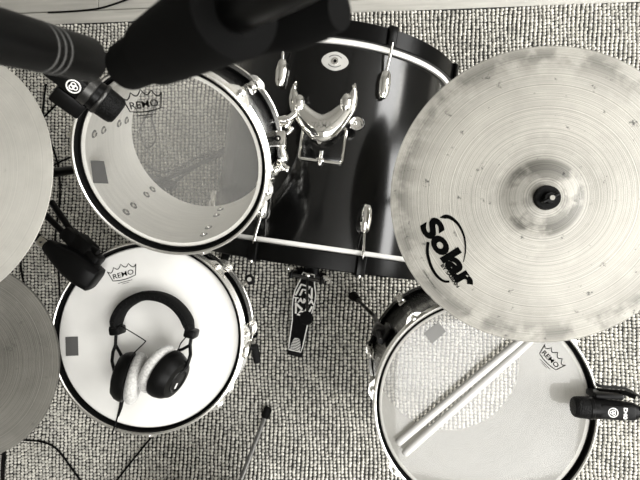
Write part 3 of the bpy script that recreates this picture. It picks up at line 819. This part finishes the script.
# baseline of the word runs down and right along its lower-left side
put_text(mb, 'Solar', rl2(419.5, 226.0), rl2(463.0, 290.5), 0.0345, rzf, bold=0.05)
mb.build('word_print', 'black_print', ride, 0)['label'] = 'black lettering Solar'
mb = MB()
arc = spline([(*rl2(440, 217.5), 0), (*rl2(449, 217), 0), (*rl2(458, 224), 0), (*rl2(464, 236), 0), (*rl2(465.5, 250), 0), (*rl2(463.5, 262), 0)], 6)
mb.ribbon([(p.x, p.y) for p in arc], list(np.interp(np.linspace(0, 1, len(arc)), [0, 0.12, 0.4, 1], [0.001, 0.0075, 0.0045, 0.0014])), rzf)
arc = spline([(*rl2(428, 242), 0), (*rl2(427.5, 253), 0), (*rl2(431, 266), 0), (*rl2(437, 276), 0), (*rl2(444, 281.2), 0), (*rl2(449.5, 281.5), 0)], 6)
mb.ribbon([(p.x, p.y) for p in arc], list(np.interp(np.linspace(0, 1, len(arc)), [0, 0.5, 1], [0.0056, 0.0052, 0.0040])), rzf)
mb.build('swoosh_print', 'black_print', ride, 0)
mb = MB(); put_text(mb, 'BY SABIAN', rl2(440.5, 265.5), rl2(457, 288), 0.0058, rzf, bold=0.03)
mb.build('maker_print', 'black_print', ride, 0)['label'] = 'small black lettering BY SABIAN'
mb = MB(); put_text(mb, 'MADE IN CANADA', rl2(423, 271), rl2(435, 289), 0.0022, rzf)
mb.build('origin_print', 'black_print', ride, 0)
CRASH_C = Vector((-0.6572, 0.1169, 0.8847))
crash, cM, _ = make_cymbal('crash_cymbal', CRASH_C, Matrix.Rotation(R(-4.2), 4, 'Y') @ Matrix.Rotation(R(-2.1), 4, 'X'), 0.2032, 0.055, 0.015, 0.017, 'bronze_crash', 'smooth bright bronze crash cymbal overlapping the dark hi-hat')
HAT_C = Vector((-0.7096, -0.1984, 0.7594))
hat, hM, _ = make_cymbal('hi_hat_cymbal', HAT_C, Matrix.Identity(4), 0.1778, 0.048, 0.018, 0.014, 'bronze_dark', 'dark bronze hi-hat cymbal on top of its pair', 'hi-hat pair')
hat2, hM2, _ = make_cymbal('hi_hat_cymbal', HAT_C-Vector((0, 0, 0.0035)), Matrix.Identity(4), 0.1778, 0.048, 0.018, 0.014, 'bronze_dark', 'dark bronze hi-hat cymbal at the bottom of its pair', 'hi-hat pair', True)

# ------------------------------------------------------------------ stands
def make_stand(name, label, base, height, leg_r, angs, pole_r, mt, cat='stand', hub=0.24):
    root = empty(name, (base.x, base.y, 0), label, cat)
    MB().cyl((0, 0, 0.05), (0, 0, height), pole_r, None, 18).build('pole', mt, root)
    mb = MB(); mb.cyl((0, 0, hub-0.02), (0, 0, hub+0.02), pole_r*1.7, None, 18); mb.cyl((0, 0, 0.05), (0, 0, 0.075), pole_r*1.6, None, 18)
    mb.build('collar', mt, root)
    for a in angs:
        c, s_ = math.cos(R(a)), math.sin(R(a))
        lg = MB().tube([(c*pole_r*1.4, s_*pole_r*1.4, hub), (c*leg_r*0.5, s_*leg_r*0.5, hub*0.55), (c*leg_r, s_*leg_r, RZ+0.012)], 0.0075, 10).build('leg', mt, root)
        MB().tube([(c*pole_r*1.4, s_*pole_r*1.4, 0.065), (c*leg_r*0.55, s_*leg_r*0.55, hub*0.52)], 0.005, 8).build('brace', mt, lg)
        MB().turn((c*leg_r*0.93, s_*leg_r*0.93, RZ+0.028), (c*leg_r*1.06, s_*leg_r*1.06, RZ+0.012), [(0, 0.010), (0.006, 0.013), (0.03, 0.0135), (0.036, 0.009)], 14).build('rubber_foot', 'black_rubber', lg)
    return root
def topper(root, C, M, hgt, bell_top):
    """tilter, rod, felt and wing nut carrying a cymbal whose frame is M"""
    Li = root.matrix_world.inverted() if False else Matrix.Translation(-root.location)
    nrm = (M.to_3x3() @ Vector((0, 0, 1))).normalized()
    low = C-nrm*0.06
    mb = MB(); mb.cyl(Li @ low, Li @ (C+nrm*(bell_top+0.035)), 0.004, None, 12); mb.build('rod', 'chrome', root)
    mb = MB(); mb.cyl(Li @ (C+nrm*(bell_top+0.0015)), Li @ (C+nrm*(bell_top+0.014)), 0.0205, 0.019, 28); mb.build('felt_washer', 'black_rubber', root)
    mb = MB(); mb.cyl(Li @ (C+nrm*(bell_top+0.014)), Li @ (C+nrm*(bell_top+0.027)), 0.010, 0.0085, 16)
    mb.box(Li @ (C+nrm*(bell_top+0.022)), (0.030, 0.006, 0.012), M.to_3x3().to_4x4() @ Matrix.Rotation(R(30), 4, 'Z'), 0.003, 2)
    mb.build('wing_nut', 'black_metal', root)
    mb = MB(); mb.cyl(Li @ (C+nrm*(bell_top-0.030)), Li @ (C+nrm*(bell_top-0.020)), 0.016, None, 20); mb.build('felt_washer', 'black_rubber', root)
    return low
rb = RIDE_C - (rM.to_3x3() @ Vector((0, 0, 1)))*0.06
rs = make_stand('cymbal_stand', 'chrome tripod stand carrying the big ride cymbal', Vector((rb.x, rb.y+0.005, 0)), rb.z-0.01, 0.24, (75, 195, 315), 0.011, 'chrome')
topper(rs, RIDE_C, rM, 0, 0.037)
MB().box((0, -0.005, rb.z-0.005), (0.022, 0.03, 0.035), None, 0.005, 2).build('tilter', 'chrome', rs)
cb = at(178, 188, 0.0); cs = make_stand('boom_cymbal_stand', 'black boom stand carrying the bright crash cymbal', Vector((cb.x, cb.y, 0)), 0.46, 0.20, (35, 155, 275), 0.011, 'black_metal', hub=0.14)
Li = Matrix.Translation((-cb.x, -cb.y, 0)); low = topper(cs, CRASH_C, cM, 0, 0.032)
MB().tube([(0, 0, 0.44), Li @ (low+Vector((0.02, 0, 0.0)))], 0.0095, 14).build('boom', 'black_metal', cs)
MB().box((0, 0, 0.45), (0.03, 0.035, 0.045), None, 0.006, 2).build('tilter', 'black_metal', cs)
MB().box(Li @ low, (0.03, 0.025, 0.03), None, 0.006, 2).build('tilter', 'black_metal', cs)
hs = make_stand('hi_hat_stand', 'dark stand under the pair of hi-hat cymbals', Vector((HAT_C.x, HAT_C.y, 0)), 0.715, 0.21, (40, 160, 280), 0.011, 'black_metal')
MB().cyl((0, 0, 0.66), (0, 0, 0.86), 0.0035, None, 12).build('pull_rod', 'chrome', hs)
MB().cyl((0, 0, 0.795), (0, 0, 0.825), 0.011, 0.009, 18).build('clutch', 'chrome', hs)
MB().cyl((0, 0, 0.706), (0, 0, 0.7215), 0.022, 0.024, 18).build('seat_cup', 'black_rubber', hs)
# snare stand with its basket
sb = (sM @ Vector((0, 0, 0)))
ss = make_stand('snare_stand', 'chrome basket stand under the snare drum', Vector((sb.x-0.045, sb.y+0.0, 0)), sb.z-0.07, 0.15, (80, 200, 320), 0.012, 'chrome_satin', hub=0.12)
for a in (30, 150, 270):
    c, s_ = math.cos(R(a)), math.sin(R(a)); r_ = SN_R+0.032
    b = MB().tube([(0.0, 0, sb.z-0.075), (0.045+c*r_*0.6, s_*r_*0.6, sb.z-0.045), (0.045+c*r_, s_*r_, sb.z-0.02), (0.045+c*(r_+0.006), s_*(r_+0.006), sb.z+0.022)], 0.005, 10).build('basket_arm', 'chrome_satin', ss)
    MB().box((0.045+c*(r_+0.004), s_*(r_+0.004), sb.z+0.008), (0.014, 0.022, 0.026), Matrix.Rotation(R(a), 4, 'Z'), 0.004, 2).build('rubber_grip', 'black_rubber', b)
# throne: legs reach into the bottom of the picture, seat stays below it
tb = at(243, 482, 0.0)
f1 = at(272, 398, 0.015)-tb; f2 = at(184, 477, 0.015)-tb
a1 = math.degrees(math.atan2(f1.y, f1.x)); 
th = make_stand('drum_throne', 'chrome tripod drum throne on the rug', tb, 0.44, 0.255, (a1, a1+112, a1+236), 0.014, 'dull_steel', 'stool', hub=0.16)
MB().lathe([(0.001, 0.44), (0.13, 0.44), (0.165, 0.447), (0.175, 0.465), (0.175, 0.495), (0.165, 0.512), (0.12, 0.52), (0.001, 0.521)], 48).build('seat', 'black_plastic', th)

# ------------------------------------------------------------------ drumsticks on the floor tom
hz = FT_Z+0.004
def stick(pa, pb, label):
    A = at(*pa, hz+0.0075); d = at(*pb, hz+0.014)-A; d.normalize()
    B = A+d*0.406
    A.z = hz+0.0068; B.z = hz+0.0205; d = (B-A).normalized()
    x, y = frame_from(d)
    M = Matrix(((x.x, y.x, d.x, A.x), (x.y, y.y, d.y, A.y), (x.z, y.z, d.z, A.z), (0, 0, 0, 1)))
    r = 0.0072
    o = MB().lathe([(0.0008, 0.0), (r*0.7, 0.0008), (r*0.95, 0.003), (r, 0.008), (r, 0.29), (r*0.9, 0.32), (r*0.62, 0.375), (r*0.45, 0.392), (r*0.62, 0.397), (r*0.66, 0.402), (r*0.4, 0.4055), (0.0008, 0.406)], 20).build('drumstick', 'stick_wood', None)
    o.matrix_world = M
    tag(o, label, 'drumstick', 'drumsticks on the floor tom')
stick((397, 444), (515.5, 343.5), 'pale wooden drumstick lying across the floor tom, nearer the grey tape patch')
stick((403.5, 455), (524, 346), 'pale wooden drumstick lying across the floor tom, nearer the microphone')
# ------------------------------------------------------------------ microphones
def emblem(mb, c, x, y, r):
    """ring with three interlocking small rings, in the plane x,y at c"""
    def ringpts(cc, rr, n=20): return [cc+x*(rr*math.cos(2*PI*k/n))+y*(rr*math.sin(2*PI*k/n)) for k in range(n)]
    mb.tube(ringpts(c, r), r*0.11, 6, True)
    for k in range(3):
        a = R(90+120*k); mb.tube(ringpts(c+x*(r*0.3*math.cos(a))+y*(r*0.3*math.sin(a)), r*0.34, 14), r*0.09, 5, True)
def dyn_mic(name, label, A, B, rad, group=None, text=True, emb_off=0.062, twist=0.0):
    """instrument microphone; A = centre of the grille face, axis A->B towards the connector"""
    d = (B-A).normalized(); up = Vector((0, 0, 1)); up = (up-d*up.dot(d)).normalized(); s_ = d.cross(up)
    M = Matrix(((d.x, s_.x, up.x, A.x), (d.y, s_.y, up.y, A.y), (d.z, s_.z, up.z, A.z), (0, 0, 0, 1)))
    if twist: M = M @ Matrix.Rotation(twist, 4, 'X')
    root = empty(name, M, label, 'microphone', group)
    X = Vector((1, 0, 0)); O = Vector((0, 0, 0))
    MB().turn(O, X, [(0, 0.001), (0.0005, rad*0.78), (0.004, rad*0.92), (0.010, rad*0.97), (0.026, rad*1.0)], 36).build('grille', 'grille', root)
    MB().turn(X*0.026, X, [(0, rad*1.0), (0.001, rad*1.04), (0.006, rad*1.04), (0.007, rad*0.98), (0.014, rad*0.97)], 36).build('ring', 'black_metal', root)
    mb = MB(); mb.turn(X*0.040, X*0.1, [(0, rad*0.95), (0.008, rad*0.92), (0.040, rad*0.88), (0.062, rad*0.80), (0.068, rad*0.72)], 36)
    mb.box((0.040+0.032, 0, rad*0.55), (0.060, rad*1.3, rad*0.7), None, 0.004, 2)
    mb.build('body', 'mic_black', root)
    mb = MB(); emblem(mb, Vector((emb_off, 0, rad*0.915)), Vector((0, 1, 0)), Vector((-1, 0, 0)), rad*0.40); mb.build('emblem', 'white_print', root)
    if text:
        mb = MB(); vs, fs = text_verts('D40', 0.03)
        # reads across the body
        mb.add([(emb_off+0.0205-v*0.0062+0.0031, -0.010+u*0.020, rad*0.905) for u, v in vs], fs); mb.build('model_print', 'white_print', root, 0)
    MB().turn(X*0.107, X, [(0, 0.0095), (0.002, 0.0105), (0.032, 0.010), (0.036, 0.0085), (0.056, 0.006)], 20).build('connector', 'black_metal', root)
    return root, M
# floor tom microphone, clipped to the hoop
A = at(572.5, 406.5, 0.656); B = at(640, 412, 0.661)
fm, fmM = dyn_mic('tom_microphone', 'black instrument microphone with white ring emblem over the floor tom', A, B, 0.0198)
mb = MB(); mb.box((0.062, -0.024, -0.004), (0.050, 0.010, 0.020), None, 0.004, 2); mb.box((0.045, -0.022, -0.018), (0.02, 0.012, 0.034), None, 0.004, 2)
mb.tube([(0.045, -0.022, -0.034), (0.058, -0.026, -0.028), (0.095, -0.030, -0.008), (0.108, -0.026, 0.0)], 0.005, 10)
mb.build('hoop_clip', 'black_plastic', fm)
# rack tom microphone
A = at(119, 113, 0.915); B = at(75, 80, 0.955)
rm, rmM = dyn_mic('tom_microphone', 'black instrument microphone with knurled grille over the rack tom', A, B, 0.0218, None, False, 0.065, 0.35)
mb = MB(); mb.turn((0.042, 0, 0), (1, 0, 0), [(0, 0.0224), (0.001, 0.0231), (0.011, 0.0226), (0.012, 0.0218)], 36); mb.build('band', 'dark_satin', rm)
MB().turn((0.0275, 0, 0), (1, 0, 0), [(0, 0.0229), (0.001, 0.0235), (0.004, 0.0235), (0.005, 0.0229)], 36).build('band', 'dark_satin', rm)
mb = MB(); mb.box((0.058, -0.034, -0.004), (0.045, 0.026, 0.020), None, 0.004, 2); mb.tube([(0.06, -0.040, -0.01), (0.072, -0.030, -0.045), (0.078, -0.010, -0.065)], 0.006, 10)
mb.build('hoop_clip', 'black_plastic', rm)
# snare microphone: flat-sided black body
A = at(96.5, 281, 0.712); B = at(46.5, 244, 0.722)
d = (B-A).normalized(); up = Vector((0, 0, 1)); s_ = d.cross(up).normalized(); up = s_.cross(d)
M = Matrix(((d.x, s_.x, up.x, A.x), (d.y, s_.y, up.y, A.y), (d.z, s_.z, up.z, A.z), (0, 0, 0, 1)))
sm = empty('snare_microphone', M, 'black wedge-shaped microphone pointing at the snare drum head', 'microphone')
LN = (B-A).length
secs = [(0.0, 0.019, 0.016), (0.003, 0.0245, 0.020), (0.03, 0.0275, 0.022), (0.055, 0.026, 0.021), (LN*0.70, 0.0205, 0.018), (LN*0.92, 0.0135, 0.013), (LN, 0.0105, 0.010)]
vs = []; fs = []; nn_ = 24
for x, hy, hz_ in secs:
    for j in range(nn_):
        a = 2*PI*j/nn_; c, s2 = math.cos(a), math.sin(a); e = 0.55
        vs.append((x, hy*math.copysign(abs(c)**e, c), hz_*math.copysign(abs(s2)**e, s2)))
for i in range(len(secs)-1):
    for j in range(nn_): fs.append([i*nn_+j, i*nn_+(j+1) % nn_, (i+1)*nn_+(j+1) % nn_, (i+1)*nn_+j])
fs += [list(range(nn_)), list(range((len(secs)-1)*nn_, len(secs)*nn_))]
mb = MB(); mb.add(vs, fs); mb.build('body', 'mic_black', sm, 50)
mb = MB(); mb.box((LN+0.006, 0, 0.004), (0.018, 0.019, 0.012), None, 0.002, 2); mb.build('connector', 'chrome', sm)
mb = MB(); mb.cyl((LN+0.006, 0, 0.0095), (LN+0.006, 0, 0.0115), 0.0022, None, 10); mb.build('screw', 'black_metal', sm)
MB().turn((LN+0.015, 0, 0), (1, 0, 0), [(0, 0.0085), (0.03, 0.008), (0.05, 0.005)], 16).build('plug', 'black_metal', sm)
# small boom stand holding it, coming in from under the crash cymbal
p0 = at(92, 262, 0.715); p1 = at(44, 213, 0.70); p2 = Vector((-1.52, 0.30, 0.0))
bs = empty('microphone_stand', (p2.x, p2.y, 0), 'low black boom stand holding the snare microphone', 'stand')
Li = Matrix.Translation((-p2.x, -p2.y, 0))
MB().lathe([(0.001, 0), (0.115, 0), (0.12, 0.006), (0.11, 0.014), (0.02, 0.02), (0.001, 0.02)], 40).build('round_base', 'black_metal', bs)
MB().cyl((0, 0, 0.01), (0, 0, 0.66), 0.010, None, 16).build('pole', 'black_metal', bs)
MB().box((0, 0, 0.655), (0.035, 0.035, 0.04), None, 0.006, 2).build('clutch', 'black_metal', bs)
MB().tube([Vector((0, 0, 0.66)), Li @ p1, Li @ p0], 0.0062, 12).build('boom', 'black_metal', bs)
off = Vector((0.012, 0.018, 0))
MB().tube([Li @ (p1+off*1.2), Li @ at(75, 236, 0.708), Li @ (p0+off)], 0.006, 12).build('boom', 'black_metal', bs)
mb = MB()
for (px, py, sz) in ((72, 237, 0.034), (84, 247, 0.044), (93, 258, 0.034)):
    mb.box(Li @ at(px, py, 0.705), (sz, sz*0.8, 0.03), Matrix.Rotation(R(-42), 4, 'Z'), 0.006, 2)
mb.build('clip', 'black_plastic', bs)
# two pencil condensers overhead, close to the lens
def pencil(name, label, A, B, rad, rings, length=0.17, bm_='mic_black'):
    d = (B-A).normalized(); up = Vector((0, 0, 1)); s_ = d.cross(up).normalized(); up = s_.cross(d)
    M = Matrix(((d.x, s_.x, up.x, A.x), (d.y, s_.y, up.y, A.y), (d.z, s_.z, up.z, A.z), (0, 0, 0, 1)))
    root = empty(name, M, label, 'microphone', 'overhead microphones')
    X = Vector((1, 0, 0))
    MB().turn((0, 0, 0), X, [(0, 0.001), (0.0005, rad*0.85), (0.003, rad), (length-0.01, rad), (length, rad*0.8), (length+0.001, 0.001)], 40).build('body', bm_, root)
    if rings:
        for x in rings:
            MB().turn((x, 0, 0), X, [(0, rad), (0.0003, rad*1.012), (0.0013, rad*1.012), (0.0016, rad)], 40).build('groove_ring', 'tape_grey', root)
    MB().turn((length, 0, 0), X, [(0, 0.0095), (0.05, 0.009), (0.07, 0.004)], 18).build('connector', 'black_metal', root)
    return root, M, d
A = at(90, 60, CAM_H-0.335); B = at(0, 36.5, CAM_H-0.258)
o1, oM1, d1 = pencil('overhead_microphone', 'black pencil microphone with three pale ring grooves hanging above the kit', A, B, 0.0158, (0.038, 0.044, 0.050))
A2 = at(129, 66, CAM_H-0.31); B2 = at(246, 4, CAM_H-0.185)
o2, oM2, d2 = pencil('overhead_microphone', 'plain black pencil microphone hanging above the rack tom', A2, B2, 0.0158, None, 0.16, 'mic_matte')
mb = MB(); mb.box((0.030, 0.0130, 0.004), (0.014, 0.002, 0.004), None, 0.0008, 1); mb.build('vent_highlight', 'tape_light', o2)  # pale plate painting the highlight on the capsule vent
def boom_stand(label, base, elbow, tip, nm='overhead_stand'):
    root = empty(nm, (base.x, base.y, 0), label, 'stand', 'overhead stands')
    Li = Matrix.Translation((-base.x, -base.y, 0))
    MB().lathe([(0.001, 0), (0.13, 0), (0.135, 0.006), (0.12, 0.016), (0.02, 0.024), (0.001, 0.024)], 40, Matrix.Translation((0, 0, 0))).build('round_base', 'black_metal', root)
    MB().cyl((0, 0, 0.01), (0, 0, elbow.z), 0.011, None, 16).build('pole', 'black_metal', root)
    MB().box((0, 0, elbow.z), (0.04, 0.04, 0.05), None, 0.008, 2).build('clutch', 'black_metal', root)
    MB().tube([Li @ elbow, Li @ tip], 0.009, 14).build('boom', 'black_metal', root)
    return root, Li
# first: off to the left
t1 = A+d1*0.15
bs1, Li1 = boom_stand('tall black boom stand by the left wall holding the ringed microphone', Vector((-1.62, -0.1, 0)), Vector((-1.62, -0.1, 1.32)), t1+Vector((0, 0, -0.048)))
MB().box(Li1 @ (t1+Vector((0, 0, -0.034))), (0.012, 0.012, 0.030), None, 0.002, 1).build('clip_block', 'black_plastic', bs1)
MB().turn(Li1 @ (A+d1*0.135), Li1 @ (A+d1*0.18), [(0, 0.0168), (0, 0.020), (0.035, 0.020), (0.035, 0.0168)], 24).build('clip', 'black_plastic', bs1)
# second: beyond the bass drum
t2 = A2+d2*0.125
e2 = Vector((0.55, 1.45, 1.62))
bs2, Li2 = boom_stand('tall black boom stand beyond the bass drum holding the plain microphone', Vector((0.55, 1.45, 0)), e2, t2+Vector((0.005, 0.024, 0.002)))
MB().turn(Li2 @ (A2+d2*0.060), Li2 @ (A2+d2*0.2), [(0, 0.0168), (0, 0.0190), (0.10, 0.0200), (0.10, 0.0168)], 28).build('clip', 'mic_matte', bs2)
q = at(340, 10, CAM_H-0.22)
mb = MB(); mb.tube(spline([Li2 @ at(228, 36, CAM_H-0.262), Li2 @ at(270, 26, CAM_H-0.245), Li2 @ q], 6), [0.0135]*7+[0.0138, 0.0145, 0.013, 0.012, 0.010, 0.009], 18)
mb.build('clip_arm', 'mic_matte', bs2)

# ------------------------------------------------------------------ headphones on the snare head
HZS = 0.6715
hpo = at(152, 345, HZS)
hd = empty('headphones', (hpo.x, hpo.y, hpo.z), 'black closed headphones with pale velour ear pads on the snare drum', 'headphones')
def hq(px, py, z=0.02): p = at(px, py, HZS+z); return Vector((p.x-hpo.x, p.y-hpo.y, z))
# padded headband: arc whose width stands up from the head
arcp = spline([hq(116, 327, 0.020), hq(117.5, 315, 0.020), hq(123.5, 304, 0.020), (hq(132.5, 297, 0.020)), hq(143.5, 292.5, 0.020), hq(156, 292.5, 0.020), hq(168.5, 296.5, 0.020), hq(179, 304.5, 0.020), hq(187, 316, 0.020), hq(191, 329.5, 0.020)], 5)
arcp = [p+Vector((0, -0.0065, 0)) for p in arcp]
def band(pts, hw, hh, n=14):
    vs = []; fs = []
    for i, p in enumerate(pts):
        t = (pts[min(i+1, len(pts)-1)]-pts[max(i-1, 0)]).normalized(); nx = Vector((-t.y, t.x, 0)).normalized()
        e = 0.6+0.4*min(1, min(i, len(pts)-1-i)/4)
        for j in range(n):
            a = 2*PI*j/n; c, s_ = math.cos(a), math.sin(a)
            vs.append(p+nx*(hw*e*math.copysign(abs(c)**0.7, c))+Vector((0, 0, hh*e*math.copysign(abs(s_)**0.7, s_))))
    for i in range(len(pts)-1):
        for j in range(n): fs.append([i*n+j, i*n+(j+1) % n, (i+1)*n+(j+1) % n, (i+1)*n+j])
    fs += [list(range(n)), list(range((len(pts)-1)*n, len(pts)*n))]
    return MB().add(vs, fs)
hbd = band(arcp, 0.0092, 0.019).build('headband', 'fabric_band', hd)
mb = MB()
for i in range(2, len(arcp)-2):                        # stitched ribs of the padding
    p = arcp[i]; t = (arcp[i+1]-arcp[i-1]).normalized(); nx = Vector((-t.y, t.x, 0))
    if i % 2 == 0:
        mb.tube([p+nx*0.0084*math.cos(a)+Vector((0, 0, 0.0192*math.sin(a))) for a in [PI*k/8 for k in range(9)]], 0.0012, 6)
mb.build('padding_rib', 'fabric_band', hbd)
for px, py, a in ((117.5, 330, 8), (191.5, 333, -14)):
    MB().box(hq(px, py, 0.019), (0.022, 0.017, 0.030), Matrix.Rotation(R(a), 4, 'Z'), 0.004, 2).build('slider_block', 'black_plastic', hd)
def cup(c, ax, rad, pad_t, shell_d, name_lab):
    ax = ax.normalized(); x, y = frame_from(ax)
    M = Matrix(((x.x, y.x, ax.x, c.x), (x.y, y.y, ax.y, c.y), (x.z, y.z, ax.z, c.z), (0, 0, 0, 1)))
    cb_ = MB().lathe([(0.001, -shell_d), (rad*0.55, -shell_d), (rad*0.74, -shell_d*0.93), (rad*0.90, -shell_d*0.62), (rad*0.97, -shell_d*0.3), (rad*0.97, -0.002), (rad*0.9, 0.0), (0.001, 0.0)], 40, M).build('ear_cup', 'black_plastic', hd)
    MB().lathe([(rad*0.40, -shell_d-0.0002), (rad*0.46, -shell_d-0.0016), (rad*0.50, -shell_d*0.99)], 40, M, True).build('cap_ring', 'black_metal', cb_)
    pr = [(rad*0.74+rad*0.27*math.cos(a), pad_t/2+pad_t/2*math.sin(a)) for a in [2*PI*k/14 for k in range(14)]]
    vs = []; fs = []; n = 72
    for i in range(n):
        wv = 1+0.012*math.sin(i*2*PI/n*24)
        for r, z in pr: vs.append((r*wv*math.cos(2*PI*i/n), r*wv*math.sin(2*PI*i/n), z))
    for i in range(n):
        j = (i+1) % n
        for q in range(14): fs.append([i*14+q, j*14+q, j*14+(q+1) % 14, i*14+(q+1) % 14])
    MB().add(vs, fs, M).build('ear_pad', 'velour', hd, 60)['label'] = 'pale grey velour ear pad'
    MB().lathe([(0.001, pad_t*0.35), (rad*0.6, pad_t*0.35)], 30, M, False, False).build('speaker_cloth', 'fabric_band', cb_)
    return M
RC = 0.0465
cl = hq(129.5, 377, 0.046); cup(cl, Vector((0.93, -0.20, -0.24)), RC, 0.023, 0.026, 'left')
cr = hq(163.5, 372, 0.0455); crM = cup(cr, Vector((-0.86, 0.40, -0.20)), RC, 0.023, 0.034, 'right')
# small pale marking on the right cup
wm = Matrix.Translation(hpo) @ crM
mp_ = toloc(wm, 176, 386, -0.0345)
mk = MB()
for k in range(4): mk.box((mp_.x+(k-1.5)*0.0028, mp_.y, -0.0345), (0.0018, 0.0040, 0.0010))
mk.build('cup_mark', 'white_print', hd, 0, crM)['kind'] = 'stuff'
# forks
mb = MB(); mb.tube([hq(116, 333, 0.020), hq(115.5, 345, 0.022), hq(113, 352, 0.030), hq(112, 361, 0.040), hq(114.5, 372, 0.046), hq(117, 377, 0.047)], 0.0030, 10)
mb.tube([hq(115.5, 345, 0.022), hq(119.5, 352, 0.012), hq(122.5, 358, 0.010), hq(121, 368, 0.020)], 0.0030, 10); mb.build('fork', 'black_metal', hd)
mb = MB(); mb.tube([hq(191.5, 336, 0.020), hq(190, 345, 0.024), hq(190.5, 355, 0.034), hq(187, 366, 0.046), hq(181, 374, 0.050)], 0.0034, 10)
mb.tube([hq(190, 345, 0.024), hq(183, 349, 0.012), hq(175, 352, 0.010)], 0.0030, 10); mb.build('fork', 'black_metal', hd)
MB().tube(spline([hq(121, 326, 0.026), hq(133, 333, 0.030), hq(144, 340, 0.030), hq(145, 342, 0.030), hq(137, 350, 0.040), hq(131, 356, 0.050)], 4), 0.0011, 6).build('link_wire', 'cable_rubber', hd)
MB().tube(spline([hq(187, 336, 0.026), hq(181, 343, 0.030), hq(178, 350, 0.040), hq(173, 356, 0.05)], 4), 0.0011, 6).build('link_wire', 'cable_rubber', hd)
MB().tube([hq(122, 400, 0.012), hq(120.5, 408, 0.009), hq(118, 416, 0.008)], [0.0042, 0.0036, 0.0026], 10).build('strain_relief', 'black_rubber', hd)
MB().tube([hq(118, 415, 0.008), hq(115.5, 424, 0.012), hq(113, 431, 0.016), hq(112, 434, 0.016)], 0.0017, 8).build('cable_stub', 'cable_rubber', hd)

# ------------------------------------------------------------------ cables
def cable(pts, label, r=0.0032, z=RZ+0.003):
    P3 = [at(p[0], p[1], p[2] if len(p) > 2 else z) for p in pts]
    o = MB().tube(spline(P3, 8), r, 10).build('cable', 'cable_rubber', None, 60)
    tag(o, label, 'cable', 'cables on the floor')
cable([(24, 440), (40, 441.5), (53, 446), (62, 455), (72, 469), (83, 484), (90, 500)], 'black cable curving over the rug out from under the hi-hat')
cable([(160, 428), (150, 439), (140, 451), (128, 466), (114, 484)], 'black cable running straight over the rug from under the snare drum')
cable([(48, 12.5, 0.0035), (70, 11.5, 0.0035), (96, 9, 0.0035), (113, 4.5, 0.0035), (132, -2, 0.0035), (150, -6, 0.0035)], 'thin black cable on the wooden floor along the rug edge', 0.003)
cable([(46, 84), (44, 100), (43, 120), (50, 140), (58, 165), (60, 190), (58, 215), (55, 240), (58, 262), (60, 300)], 'black cable running down the rug between crash cymbal and rack tom')
cable([(43, 118), (58, 103), (75, 88), (96, 70), (98, 55), (110, 54)], 'black cable crossing the rug towards the rack tom microphone', 0.0032, RZ+0.0105)
cable([(52, 166), (64, 160), (78, 155), (100, 150)], 'short black cable going under the rack tom', 0.0032, RZ+0.0105)
cable([(20, 245), (22, 275), (30, 300), (50, 340)], 'black cable disappearing between crash cymbal and hi-hat')
cable([(4, 452), (3, 465), (2.5, 490)], 'thick black cable beside the hi-hat cymbal', 0.006, RZ+0.006)
cable([(593, 381.5, 0.60), (600, 386, 0.60), (615, 387.5, 0.55), (626, 389, 0.5), (640, 397, 0.4), (665, 415, 0.2), (700, 440, RZ+0.004)], 'black cable leaving the floor tom microphone clip')
cable([(146, 165), (160, 172), (178, 168), (196, 158), (215, 152)], 'black cable lying under the rack tom seen through its head')
cable([(150, 110), (140, 130), (147, 148), (156, 138), (152, 118), (156, 100)], 'looped black cable under the rack tom seen through its head', 0.0025)
